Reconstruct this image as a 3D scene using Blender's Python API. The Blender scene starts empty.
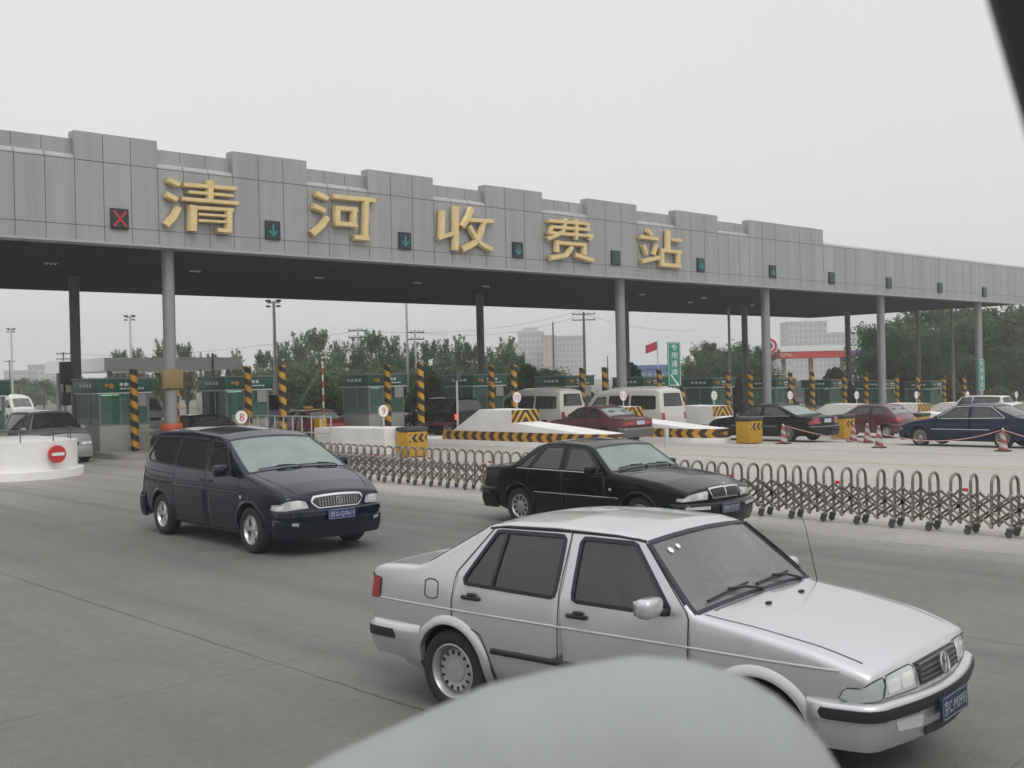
HAZE = .0014
import bpy, bmesh, math, random
import numpy as np
from mathutils import Vector, Matrix
from mathutils.geometry import delaunay_2d_cdt
random.seed(7)
RNG = np.random.default_rng(11)
sc = bpy.context.scene
COL = sc.collection
PI = math.pi

# ------------------------------------------------------------------ objects
def link(name, mesh, parent=None, mat=None):
    o = bpy.data.objects.new(name, mesh)
    COL.objects.link(o)
    if parent is not None:
        o.parent = parent
    if mat is not None and mesh is not None:
        mesh.materials.clear()
        for m in (mat if isinstance(mat, (list, tuple)) else [mat]):
            mesh.materials.append(m)
    return o

def thing(name, label, cat, loc=(0, 0, 0), rz=0.0, group=None):
    o = bpy.data.objects.new(name, None)
    o.empty_display_size = 0.2
    COL.objects.link(o)
    o.location = loc
    o.rotation_euler = (0, 0, rz)
    tag(o, label, cat, group)
    return o

def tag(o, label=None, cat=None, group=None, kind=None):
    if label: o['label'] = label
    if cat: o['category'] = cat
    if group: o['group'] = group
    if kind: o['kind'] = kind
    return o

def kids(o):
    return [c for c in bpy.data.objects if c.parent == o]

_kidcache = {}
def dup(root, loc, rz=None, label=None, scale=None, drop=()):
    """copy of a thing with its parts and sub-parts (shared mesh data)"""
    key = root.name
    if key not in _kidcache:
        _kidcache[key] = [(c, kids(c)) for c in kids(root)]
    r = root.copy(); COL.objects.link(r); r.location = loc
    if rz is not None: r.rotation_euler = (0, 0, rz)
    if scale is not None: r.scale = scale
    if label: r['label'] = label
    for c, sub in _kidcache[key]:
        if c.name.split('.')[0] in drop: continue
        n = c.copy(); COL.objects.link(n); n.parent = r
        for g in sub:
            d = g.copy(); COL.objects.link(d); d.parent = n
    return r

# ------------------------------------------------------------------ mesh builder
class MB:
    def __init__(s):
        s.v = []; s.f = []; s.mi = []; s.cur = 0
    def m(s, i): s.cur = i; return s
    def add(s, verts, faces):
        b = len(s.v)
        s.v.extend([tuple(float(c) for c in p) for p in verts])
        for f in faces:
            s.f.append(tuple(b + i for i in f)); s.mi.append(s.cur)
        return s
    def box(s, c, d, bev=0.0, rot=None):
        cx, cy, cz = c; dx, dy, dz = d[0] / 2, d[1] / 2, d[2] / 2
        if bev <= 0:
            vs = [Vector((x * dx, y * dy, z * dz)) for x in (-1, 1) for y in (-1, 1) for z in (-1, 1)]
            fs = [(0, 1, 3, 2), (4, 6, 7, 5), (0, 4, 5, 1), (2, 3, 7, 6), (0, 2, 6, 4), (1, 5, 7, 3)]
        else:
            bm = bmesh.new(); bmesh.ops.create_cube(bm, size=1)
            for v in bm.verts: v.co = Vector((v.co.x * 2 * dx, v.co.y * 2 * dy, v.co.z * 2 * dz))
            bmesh.ops.bevel(bm, geom=bm.edges[:], offset=bev, segments=3 if bev > .03 else 2, affect='EDGES', profile=0.5)
            bm.verts.index_update()
            vs = [v.co.copy() for v in bm.verts]; fs = [[v.index for v in f.verts] for f in bm.faces]; bm.free()
        if rot is not None: vs = [rot @ v for v in vs]
        return s.add([(v.x + cx, v.y + cy, v.z + cz) for v in vs], fs)
    def quad(s, a, b, c, d): return s.add([a, b, c, d], [(0, 1, 2, 3)])
    def tube(s, pts, r, n=8, caps=True):
        pts = [Vector(p) for p in pts]; N = len(pts)
        rs = r if isinstance(r, (list, tuple)) else [r] * N
        tan = []
        for i in range(N):
            t = (pts[min(i + 1, N - 1)] - pts[max(i - 1, 0)])
            tan.append(t.normalized() if t.length > 1e-9 else Vector((0, 0, 1)))
        u = tan[0].orthogonal().normalized(); vs = []
        for i in range(N):
            u = (u - tan[i] * u.dot(tan[i]))
            u = u.normalized() if u.length > 1e-6 else tan[i].orthogonal().normalized()
            w = tan[i].cross(u)
            for k in range(n):
                a = 2 * PI * k / n
                vs.append(pts[i] + (u * math.cos(a) + w * math.sin(a)) * rs[i])
        fs = []
        for i in range(N - 1):
            for k in range(n):
                fs.append((i * n + k, i * n + (k + 1) % n, (i + 1) * n + (k + 1) % n, (i + 1) * n + k))
        if caps:
            fs.append(tuple(range(n - 1, -1, -1))); fs.append(tuple((N - 1) * n + k for k in range(n)))
        return s.add(vs, fs)
    def cyl(s, c, r, h, n=24, r2=None):
        x, y, z = c
        return s.tube([(x, y, z), (x, y, z + h)], [r, r if r2 is None else r2], n)
    def lathe(s, prof, axis='z', n=32, c=(0, 0, 0), close=False):
        vs = []; P = len(prof)
        for k in range(n):
            a = 2 * PI * k / n; ca, sa = math.cos(a), math.sin(a)
            for (r, h) in prof:
                if axis == 'z': p = (r * ca, r * sa, h)
                elif axis == 'y': p = (r * ca, h, r * sa)
                else: p = (h, r * ca, r * sa)
                vs.append((p[0] + c[0], p[1] + c[1], p[2] + c[2]))
        fs = []
        for k in range(n):
            k2 = (k + 1) % n
            for i in range(P - 1 if not close else P):
                j = (i + 1) % P
                fs.append((k * P + i, k2 * P + i, k2 * P + j, k * P + j))
        return s.add(vs, fs)
    def prism(s, poly, fn, t0, t1):
        """2-D polygon extruded: fn(u, v, t) -> point"""
        n = len(poly)
        vs = [fn(u, v, t0) for u, v in poly] + [fn(u, v, t1) for u, v in poly]
        fs = [tuple(range(n)), tuple(range(2 * n - 1, n - 1, -1))]
        fs += [(i, n + i, n + (i + 1) % n, (i + 1) % n) for i in range(n)]
        return s.add(vs, fs)
    def grid(s, P):
        P = np.asarray(P); n, m = P.shape[:2]
        fs = [(i * m + j, i * m + j + 1, (i + 1) * m + j + 1, (i + 1) * m + j) for i in range(n - 1) for j in range(m - 1)]
        return s.add(P.reshape(-1, 3), fs)
    def mesh(s, name, smooth=True, angle=35, weld=0.0, recalc=True):
        me = bpy.data.meshes.new(name)
        me.from_pydata(s.v, [], s.f)
        if any(s.mi): me.polygons.foreach_set('material_index', s.mi)
        if weld > 0 or recalc:
            bm = bmesh.new(); bm.from_mesh(me)
            if weld > 0: bmesh.ops.remove_doubles(bm, verts=bm.verts, dist=weld)
            if recalc: bmesh.ops.recalc_face_normals(bm, faces=bm.faces)
            bm.to_mesh(me); bm.free()
        me.polygons.foreach_set('use_smooth', [smooth] * len(me.polygons))
        if smooth and angle < 180: me.set_sharp_from_angle(angle=math.radians(angle))
        me.update()
        return me
    def build(s, name, mat, parent=None, smooth=True, angle=35, weld=0.0, recalc=True):
        return link(name, s.mesh(name, smooth, angle, weld, recalc), parent, mat)

def rbox(c, d, bev=0.02, rot=None): return MB().box(c, d, bev, rot)

# ------------------------------------------------------------------ text as mesh
_font_obj = None
def text_polys(body, size=1.0):
    """text -> (verts 2D, faces), centred on its bounding box"""
    cu = bpy.data.curves.new('txt', 'FONT'); cu.body = body; cu.size = size; cu.resolution_u = 3
    o = bpy.data.objects.new('txt', cu); COL.objects.link(o)
    bpy.context.view_layer.update()
    dg = bpy.context.evaluated_depsgraph_get()
    me = o.evaluated_get(dg).to_mesh()
    vs = [(v.co.x, v.co.y) for v in me.vertices]; fs = [tuple(p.vertices) for p in me.polygons]
    o.evaluated_get(dg).to_mesh_clear()
    bpy.data.objects.remove(o); bpy.data.curves.remove(cu)
    xs = [p[0] for p in vs]; ys = [p[1] for p in vs]
    cx, cy = (min(xs) + max(xs)) / 2, (min(ys) + max(ys)) / 2
    return [(x - cx, y - cy) for x, y in vs], fs, max(xs) - min(xs), max(ys) - min(ys)

def text_mb(body, w, h, fn, mb=None):
    """fit text in w x h; fn(u,v)->3D"""
    vs, fs, tw, th = text_polys(body)
    mb = mb or MB()
    return mb.add([fn(x * w / tw, y * h / th) for x, y in vs], fs)

# ------------------------------------------------------------------ materials
def mat(name, color, rough=0.6, metal=0.0, spec=0.5, coat=0.0, coat_rough=0.05, noise=0.0, nscale=3.0,
        bump=0.0, bscale=40.0, emit=None, estr=0.0, dirt=None):
    m = bpy.data.materials.new(name); m.use_nodes = True
    nt = m.node_tree; b = nt.nodes['Principled BSDF']
    c = tuple(color) + (1,) if len(color) == 3 else color
    b.inputs['Base Color'].default_value = c
    b.inputs['Roughness'].default_value = rough
    b.inputs['Metallic'].default_value = metal
    b.inputs['Specular IOR Level'].default_value = spec
    b.inputs['Coat Weight'].default_value = coat
    b.inputs['Coat Roughness'].default_value = coat_rough
    if emit:
        b.inputs['Emission Color'].default_value = tuple(emit) + (1,)
        b.inputs['Emission Strength'].default_value = estr
    if noise > 0 or bump > 0:
        tc = nt.nodes.new('ShaderNodeTexCoord')
    if noise > 0:
        n = nt.nodes.new('ShaderNodeTexNoise'); n.inputs['Scale'].default_value = nscale
        n.inputs['Detail'].default_value = 5; n.inputs['Roughness'].default_value = .65
        nt.links.new(tc.outputs['Object'], n.inputs['Vector'])
        r = nt.nodes.new('ShaderNodeMapRange'); r.inputs['From Min'].default_value = .3; r.inputs['From Max'].default_value = .7
        r.inputs['To Min'].default_value = 1 - noise; r.inputs['To Max'].default_value = 1 + noise
        nt.links.new(n.outputs['Fac'], r.inputs['Value'])
        mx = nt.nodes.new('ShaderNodeVectorMath'); mx.operation = 'SCALE'
        mx.inputs[0].default_value = c[:3]
        nt.links.new(r.outputs['Result'], mx.inputs['Scale'])
        nt.links.new(mx.outputs['Vector'], b.inputs['Base Color'])
        if noise > .05:
            rr = nt.nodes.new('ShaderNodeMapRange'); rr.inputs['To Min'].default_value = max(0, rough - .08); rr.inputs['To Max'].default_value = min(1, rough + .08)
            nt.links.new(n.outputs['Fac'], rr.inputs['Value']); nt.links.new(rr.outputs['Result'], b.inputs['Roughness'])
    if bump > 0:
        n2 = nt.nodes.new('ShaderNodeTexNoise'); n2.inputs['Scale'].default_value = bscale; n2.inputs['Detail'].default_value = 4
        nt.links.new(tc.outputs['Object'], n2.inputs['Vector'])
        bp = nt.nodes.new('ShaderNodeBump'); bp.inputs['Strength'].default_value = bump; bp.inputs['Distance'].default_value = .02
        nt.links.new(n2.outputs['Fac'], bp.inputs['Height']); nt.links.new(bp.outputs['Normal'], b.inputs['Normal'])
    return m

def paint(name, color, metallic=0.0, rough=0.35, dust=0.25, dustcol=(.22, .21, .19), coat=.8):
    """car paint: base + clear coat, road dust that gathers low on the flanks and on the flat tops"""
    m = mat(name, color, rough=rough, metal=metallic, coat=coat, coat_rough=0.06, spec=.5 if coat > .78 else .05)
    nt = m.node_tree; b = nt.nodes['Principled BSDF']
    tc = nt.nodes.new('ShaderNodeTexCoord')
    n = nt.nodes.new('ShaderNodeTexNoise'); n.inputs['Scale'].default_value = 2.2; n.inputs['Detail'].default_value = 6
    nt.links.new(tc.outputs['Object'], n.inputs['Vector'])
    sep = nt.nodes.new('ShaderNodeSeparateXYZ'); nt.links.new(tc.outputs['Object'], sep.inputs[0])
    low = nt.nodes.new('ShaderNodeMapRange'); low.inputs['From Min'].default_value = .75; low.inputs['From Max'].default_value = .2
    low.inputs['To Min'].default_value = .12; low.inputs['To Max'].default_value = 1.0
    nt.links.new(sep.outputs['Z'], low.inputs['Value'])
    mul = nt.nodes.new('ShaderNodeMath'); mul.operation = 'MULTIPLY'
    nt.links.new(low.outputs['Result'], mul.inputs[0]); nt.links.new(n.outputs['Fac'], mul.inputs[1])
    mul2 = nt.nodes.new('ShaderNodeMath'); mul2.operation = 'MULTIPLY'; mul2.inputs[1].default_value = dust * 1.6; mul2.use_clamp = True
    nt.links.new(mul.outputs[0], mul2.inputs[0])
    mx = nt.nodes.new('ShaderNodeMix'); mx.data_type = 'RGBA'
    mx.inputs['A'].default_value = tuple(color) + (1,); mx.inputs['B'].default_value = tuple(dustcol) + (1,)
    nt.links.new(mul2.outputs[0], mx.inputs['Factor']); nt.links.new(mx.outputs['Result'], b.inputs['Base Color'])
    inv = nt.nodes.new('ShaderNodeMath'); inv.operation = 'SUBTRACT'; inv.inputs[0].default_value = coat + .05
    nt.links.new(mul2.outputs[0], inv.inputs[1]); nt.links.new(inv.outputs[0], b.inputs['Coat Weight'])
    return m

def glass(name, tint=(.7, .75, .73), transp=0.8, rough=0.03, refl=1.0, dust=0.06, veilcol=(.5, .5, .47)):
    """thin sheet glass: Fresnel reflection over a tinted see-through"""
    m = bpy.data.materials.new(name); m.use_nodes = True
    nt = m.node_tree; nt.nodes.clear()
    out = nt.nodes.new('ShaderNodeOutputMaterial')
    tr = nt.nodes.new('ShaderNodeBsdfTransparent'); tr.inputs['Color'].default_value = tuple(t * transp for t in tint) + (1,)
    gl = nt.nodes.new('ShaderNodeBsdfGlossy'); gl.inputs['Roughness'].default_value = rough
    gl.inputs['Color'].default_value = (refl, refl, refl, 1)
    fr = nt.nodes.new('ShaderNodeFresnel'); fr.inputs['IOR'].default_value = 1.65
    mx = nt.nodes.new('ShaderNodeMixShader')
    nt.links.new(fr.outputs[0], mx.inputs[0]); nt.links.new(tr.outputs[0], mx.inputs[1]); nt.links.new(gl.outputs[0], mx.inputs[2])
    df = nt.nodes.new('ShaderNodeBsdfDiffuse'); df.inputs['Color'].default_value = tuple(veilcol) + (1,)  # diffuse layer: dust plus a reflection veil painted into the screens
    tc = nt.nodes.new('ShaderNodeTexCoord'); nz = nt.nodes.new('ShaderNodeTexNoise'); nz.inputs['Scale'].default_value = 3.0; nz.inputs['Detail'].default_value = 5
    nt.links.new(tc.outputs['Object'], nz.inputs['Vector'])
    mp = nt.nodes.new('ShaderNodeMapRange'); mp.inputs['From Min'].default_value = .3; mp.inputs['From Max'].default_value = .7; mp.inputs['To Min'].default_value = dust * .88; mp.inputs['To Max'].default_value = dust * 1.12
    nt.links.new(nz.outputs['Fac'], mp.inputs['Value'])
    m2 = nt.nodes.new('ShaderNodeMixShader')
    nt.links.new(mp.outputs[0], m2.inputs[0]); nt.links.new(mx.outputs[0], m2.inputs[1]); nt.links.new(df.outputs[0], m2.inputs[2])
    nt.links.new(m2.outputs[0], out.inputs['Surface'])
    return m

M = {}
M['silver'] = paint('silver_paint', (.56, .57, .58), .72, .30, .16)
M['silverdark'] = paint('dull_silver_paint', (.34, .345, .34), .4, .38, .25)
M['navy'] = paint('navy_paint', (.004, .007, .018), .0, .25, .02, (.10, .095, .09), .75)
M['black'] = paint('black_paint', (.004, .005, .0055), 0, .25, .03, (.07, .066, .06), .55)
M['mercblack'] = paint('black_green_paint', (.006, .008, .009), 0, .25, .05, (.10, .095, .09), .45)
M['bluecar'] = paint('blue_paint', (.010, .017, .044), .1, .3, .07, (.10, .095, .09), .45)
M['wine'] = paint('wine_red_paint', (.085, .012, .018), .1, .3, .2)
M['red'] = paint('red_paint', (.15, .014, .018), 0, .3, .2)
M['white'] = paint('white_car_paint', (.62, .61, .57), 0, .35, .25)
M['beige'] = paint('off_white_paint', (.55, .54, .50), 0, .4, .3)
M['trim'] = mat('black_trim', (.012, .012, .016), .45)
M['seal'] = mat('rubber_seal', (.012, .012, .022), .5)
M['gap'] = mat('panel_gap', (.02, .02, .02), .9)
M['rubber'] = mat('tyre_rubber', (.018, .018, .018), .85, noise=.3, nscale=6)
M['steel'] = mat('wheel_steel', (.42, .42, .42), .38, .6, noise=.12, nscale=8)
M['alloy'] = mat('alloy', (.55, .55, .55), .3, .8)
M['chrome'] = mat('chrome', (.75, .75, .76), .12, 1.0)
M['dark'] = mat('under_body', (.008, .008, .008), .95)
M['interior'] = mat('cabin_trim', (.13, .13, .13), .8)
M['seat'] = mat('seat_cloth', (.16, .16, .165), .9, noise=.15, nscale=12)
M['seatlight'] = mat('seat_cover', (.46, .45, .43), .9, noise=.1, nscale=12)
M['glass_dark'] = glass('tinted_glass', (.5, .52, .52), .30, dust=.05)
M['glass_mid'] = glass('smoked_glass', (.75, .80, .80), .42)
M['glass_clear'] = glass('windscreen_glass', (.86, .92, .90), .95, dust=.21, veilcol=(.48, .50, .49))  # diffuse share pales the screen like dust and a reflected dashboard
M['glass_veil'] = glass('reflection_veil_glass', (.80, .92, .88), .65, dust=.40, veilcol=(.44, .53, .51))  # pale greenish diffuse share paints in the reflected sky
M['lens'] = mat('lamp_lens', (.52, .55, .55), .2, .15, coat=1.0, coat_rough=.03, noise=.12, nscale=30)
M['reflector'] = mat('lamp_reflector', (.88, .88, .87), .2, .25, coat=1)
M['lensdark'] = mat('indicator_lens', (.42, .45, .45), .2, .1, coat=1, coat_rough=.03)
M['tailred'] = mat('tail_lamp', (.30, .008, .010), .25, coat=1, coat_rough=.03)
M['taillit'] = mat('lit_brake_lamp', (.5, .02, .01), .3, emit=(1, .05, .02), estr=2.5)
M['amber'] = mat('amber_lens', (.55, .18, .02), .25, coat=1)
M['plate'] = mat('plate_blue', (.013, .028, .125), .4, noise=.1, nscale=10)
M['platedark'] = mat('plate_dark_blue', (.012, .018, .06), .4, noise=.15, nscale=10)
M['platedim'] = mat('plate_letter_dim', (.36, .38, .42), .5)
M['platewhite'] = mat('plate_letter', (.48, .50, .53), .5)
M['grille'] = mat('grille_dark', (.02, .02, .022), .4)
M['grillegrey'] = mat('grille_grey', (.16, .16, .16), .35, .5)
M['grilledark2'] = mat('grille_mesh', (.06, .06, .062), .35, .4)
M['sticker'] = mat('paper_sticker', (.75, .76, .74), .6)
# ------------------------------------------------------------------ geometry helpers
def fillet_poly(pts, closed=False, step=.03):
    """polyline [(x, z, r)] -> dense points with rounded corners"""
    P = [Vector((p[0], p[1])) for p in pts]; R = [p[2] if len(p) > 2 else 0 for p in pts]
    n = len(P); out = []
    rng = range(n) if closed else range(n)
    for i in rng:
        if (not closed and i in (0, n - 1)) or R[i] <= 0:
            out.append(P[i]); continue
        a, b, c = P[i - 1], P[i], P[(i + 1) % n]
        u = (a - b); w = (c - b); lu, lw = u.length, w.length
        u.normalize(); w.normalize()
        ang = math.acos(max(-1, min(1, u.dot(w))))
        if ang > PI - .02: out.append(b); continue
        t = min(R[i] / math.tan(ang / 2), .48 * lu, .48 * lw)
        p0, p1 = b + u * t, b + w * t
        k = max(3, int((PI - ang) / .2))
        for j in range(k + 1):
            s = j / k
            out.append(p0 * (1 - s) ** 2 + b * 2 * s * (1 - s) + p1 * s * s)
    return [(p.x, p.y) for p in out]

def resample(pts, step):
    P = np.array(pts); d = np.r_[0, np.cumsum(np.hypot(*np.diff(P, axis=0).T))]
    n = max(4, int(round(d[-1] / step)))
    t = np.linspace(0, d[-1], n + 1)
    return np.stack([np.interp(t, d, P[:, 0]), np.interp(t, d, P[:, 1])], 1), t

def inside(poly, x, y):
    poly = np.asarray(poly); x = np.asarray(x); y = np.asarray(y)
    r = np.zeros(x.shape, bool); j = len(poly) - 1
    for i in range(len(poly)):
        xi, yi = poly[i]; xj, yj = poly[j]
        if yi != yj:
            c = ((yi > y) != (yj > y)) & (x < (xj - xi) * (y - yi) / (yj - yi) + xi)
            r ^= c
        j = i
    return r

def seg_dist(poly, x, y):
    P = np.asarray(poly); Q = np.roll(P, -1, 0); d = np.full(x.shape, 1e9)
    for a, b in zip(P, Q):
        ab = b - a; L = ab @ ab + 1e-12
        t = np.clip(((x - a[0]) * ab[0] + (y - a[1]) * ab[1]) / L, 0, 1)
        d = np.minimum(d, np.hypot(x - a[0] - t * ab[0], y - a[1] - t * ab[1]))
    return d

def cdt(outline, loops=(), h=.06):
    """constrained triangulation of outline with extra constraint loops; returns verts2d, tris"""
    outline = [tuple(p) for p in outline]
    V = []; E = []
    for lp in [outline] + [list(l) for l in loops]:
        b = len(V); V += [Vector(p) for p in lp]; n = len(lp)
        E += [(b + i, b + (i + 1) % n) for i in range(n)]
    O = np.array(outline); x0, z0 = O.min(0); x1, z1 = O.max(0)
    gx, gz = np.meshgrid(np.arange(x0 + h * .37, x1, h), np.arange(z0 + h * .41, z1, h))
    gx, gz = gx.ravel(), gz.ravel(); ok = inside(outline, gx, gz)
    gx, gz = gx[ok], gz[ok]
    if len(gx):
        d = seg_dist(outline, gx, gz)
        for l in loops: d = np.minimum(d, seg_dist(l, gx, gz))
        ok = d > h * .4; gx, gz = gx[ok], gz[ok]
        V += [Vector((a, b)) for a, b in zip(gx, gz)]
    vs, es, fs, *_ = delaunay_2d_cdt(V, E, [], 0, 1e-5)
    vs = np.array([(v.x, v.y) for v in vs]); T = []
    for f in fs:
        if len(f) == 3: T.append(tuple(f))
        else: T += [(f[0], f[i], f[i + 1]) for i in range(1, len(f) - 1)]
    T = np.array(T); c = vs[T].mean(1)
    ok = inside(outline, c[:, 0], c[:, 1])
    a = vs[T[:, 0]]; bb = vs[T[:, 1]]; cc = vs[T[:, 2]]
    area = np.abs((bb[:, 0] - a[:, 0]) * (cc[:, 1] - a[:, 1]) - (bb[:, 1] - a[:, 1]) * (cc[:, 0] - a[:, 0]))
    ok &= area > 1e-9
    return vs, T[ok], c[ok]

def smooth1(t, A, sig):
    """gaussian smoothing of rows A over parameter t"""
    w = np.exp(-.5 * ((t[:, None] - t[None]) / sig) ** 2); w /= w.sum(1, keepdims=True)
    return w @ A

def rrect(cx, cy, w, h, r):
    return fillet_poly([(cx - w / 2, cy - h / 2, r), (cx + w / 2, cy - h / 2, r), (cx + w / 2, cy + h / 2, r), (cx - w / 2, cy + h / 2, r)], True)

# ------------------------------------------------------------------ car body surface
class Body:
    """A car body from a centre-line profile and a half-width function; every panel, pane and
    lamp is cut out of the same two analytic surfaces (the top strip and the flanks)."""
    def __init__(s, prof, plan, belt, lean=.47, barrel=.25, zw=.55, tuck=.5, ztuck=.38, step=.035, groove=None, yextra=None):
        pts = fillet_poly([p[:3] for p in prof])
        s.P, s.t = resample(pts, step)
        ctl = np.array([p[:2] for p in prof])
        at = np.array([s.t[np.argmin(((s.P - c) ** 2).sum(1))] for c in ctl]); at = np.maximum.accumulate(at)
        s.cr = smooth1(s.t, np.interp(s.t, at, [p[3] for p in prof])[:, None], .08)[:, 0]
        s.r = smooth1(s.t, np.interp(s.t, at, [p[4] for p in prof])[:, None], .06)[:, 0]
        T = np.gradient(s.P, axis=0); T /= np.linalg.norm(T, axis=1, keepdims=True)
        N = np.stack([T[:, 1], -T[:, 0]], 1); s.N0 = N.copy()
        N = smooth1(s.t, N, .13); N /= np.linalg.norm(N, axis=1, keepdims=True); s.N = N
        s.plan = np.array(plan); s.belt = belt; s.lean = lean; s.barrel = barrel; s.zw = zw; s.tuck = tuck; s.ztuck = ztuck
        s.groove = groove; s.yextra = yextra
        d = s.cr + s.r
        s.E = s.P - s.N * d[:, None]
        s.Ye = s.Y(s.E[:, 0], s.E[:, 1])
        s.Yr = np.maximum(s.Ye - s.r, .02)
    def Y(s, x, z):
        x = np.asarray(x, float); z = np.asarray(z, float)
        px = s.plan[:, 0]; py = s.plan[:, 1]
        # smooth plan curve (cubic through points, catmull-rom style)
        w = s._cr(px, py, x)
        b = np.interp(x, [p[0] for p in s.belt], [p[1] for p in s.belt])
        y = w - s.barrel * (z - s.zw) ** 2
        t = np.maximum(z - b, 0); soft = t * t / (t + .04)
        yb = s.barrel * (np.maximum(z, s.zw) - s.zw) ** 2 - s.barrel * (np.minimum(np.maximum(z, s.zw), b) - s.zw) ** 2
        y = y + np.where(z > b, yb, 0) - s.lean * soft
        q = np.maximum(s.ztuck - z, 0); y = y - s.tuck * q * q / (q + .06)
        if s.groove:
            for gz, amp, wd in s.groove: y = y + amp * np.exp(-((z - gz) / wd) ** 2)
        if s.yextra: y = y + s.yextra(x, z)
        return y
    @staticmethod
    def _cr(px, py, x):
        i = np.clip(np.searchsorted(px, x) - 1, 0, len(px) - 2)
        h = px[i + 1] - px[i]; u = np.clip((x - px[i]) / h, -.3, 1.3)
        m = np.gradient(py, px)
        return ((2 * u**3 - 3 * u**2 + 1) * py[i] + (u**3 - 2 * u**2 + u) * h * m[i] + (-2 * u**3 + 3 * u**2) * py[i + 1] + (u**3 - u**2) * h * m[i + 1])
    # --- points
    def side(s, x, z, sg, off=0.0):
        x = np.asarray(x, float); z = np.asarray(z, float)
        y = s.Y(x, z)
        if np.any(off):
            e = .01; dy_x = (s.Y(x + e, z) - s.Y(x - e, z)) / (2 * e); dy_z = (s.Y(x, z + e) - s.Y(x, z - e)) / (2 * e)
            n = np.stack([-dy_x, np.ones_like(y), -dy_z], -1); n /= np.linalg.norm(n, axis=-1, keepdims=True)
            return np.stack([x + n[..., 0] * off, (y + n[..., 1] * off) * sg, z + n[..., 2] * off], -1)
        return np.stack([x, y * sg, z], -1)
    def _at(s, a):
        f = lambda A: np.interp(a, s.t, A)
        return f(s.P[:, 0]), f(s.P[:, 1]), f(s.N[:, 0]), f(s.N[:, 1]), f(s.cr), f(s.r), f(s.Ye), f(s.Yr)
    def top0(s, a, l):
        a = np.asarray(a, float); l = np.asarray(l, float)
        x, z, nx, nz, cr, r, Ye, Yr = s._at(a)
        al = np.abs(l); sg = np.where(l < 0, -1.0, 1.0)
        u = np.minimum(al / Yr, 1); inset = cr * u * u; y = np.minimum(al, Yr)
        ph = np.clip((al - Yr) / np.maximum(r, 1e-4), 0, PI / 2)
        y = np.where(al > Yr, Ye - r + r * np.sin(ph), y)
        inset = inset + r * (1 - np.cos(ph)) * (al > Yr)
        X = x - nx * inset; Z = z - nz * inset
        ex = np.maximum(al - Yr - r * PI / 2, 0)
        mid = .5 * (s.P[:, 0].max() + s.P[:, 0].min())
        X2 = np.where(X > mid, X - ex, X + ex)
        y = np.where(ex > 0, s.Y(X2, Z), y)
        return np.stack([X2, y * sg, Z], -1)
    def top(s, a, l, off=0.0):
        p = s.top0(a, l)
        if np.any(off):
            e = .012
            da = s.top0(np.asarray(a) + e, l) - s.top0(np.asarray(a) - e, l)
            dl = s.top0(a, np.asarray(l) + e) - s.top0(a, np.asarray(l) - e)
            n = np.cross(da, dl); n /= np.linalg.norm(n, axis=-1, keepdims=True) + 1e-12
            # orient outwards
            c = np.array([.5 * (s.P[:, 0].max() + s.P[:, 0].min()), 0, .6])
            fl = np.sign(((p - c) * n).sum(-1)); fl = np.where(fl == 0, 1, fl)
            p = p + n * (fl * off)[..., None] if np.ndim(off) else p + n * fl[..., None] * off
        return p
    # --- arc look-ups
    def a_front(s, z):
        k = np.argmax(s.P[:, 0] > s.P[:, 0].max() - 1e-6)
        i1 = np.argmax(s.t > s.t[k] + 1.0) or len(s.t)
        up = slice(0, i1); zz = np.maximum.accumulate(s.P[up, 1] + np.arange(i1) * 1e-6)
        return np.interp(z, zz, s.t[up])
    def a_rear(s, z):
        n = len(s.t); i0 = np.searchsorted(s.t, s.t[-1] - 1.0)
        zz = np.maximum.accumulate(s.P[i0:, 1][::-1] + np.arange(n - i0) * 1e-6); tt = s.t[i0:][::-1]
        return np.interp(z, zz, tt)
    def a_x(s, x):
        i0 = np.argmax(s.P[:, 0] < s.P[:, 0].max() - .15) if False else 0
        # upper silhouette only: between the first point above .6 and the last
        up = np.where(s.P[:, 1] > .62)[0]; up = np.arange(up[0], up[-1] + 1)
        xs = s.P[up, 0]; o = np.minimum.accumulate(xs - np.arange(len(xs)) * 1e-6)
        return np.interp(-np.asarray(x, float), -o, s.t[up])
    def front(s, l, z, off=0.0): return s.top(s.a_front(np.asarray(z, float)), l, off)
    def rear(s, l, z, off=0.0): return s.top(s.a_rear(np.asarray(z, float)), l, off)

def patch(mb, poly, fn, h=.05, off=0.0, skirt=0.0):
    """2-D outline mapped by fn(u, v, off); optional skirt down to off-skirt"""
    P = np.array(poly); Q = []
    for a, b in zip(P, np.roll(P, -1, 0)):
        n = max(1, int(np.hypot(*(b - a)) / h))
        for k in range(n): Q.append(tuple(a + (b - a) * k / n))
    vs, T, c = cdt(Q, (), h)
    p = fn(vs[:, 0], vs[:, 1], off)
    mb.add(p, [tuple(t) for t in T])
    if skirt:
        Q = np.array(Q); A = fn(Q[:, 0], Q[:, 1], off); B = fn(Q[:, 0], Q[:, 1], off - skirt); n = len(Q)
        mb.add(np.r_[A, B], [(i, (i + 1) % n, n + (i + 1) % n, n + i) for i in range(n)])
    return mb

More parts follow.
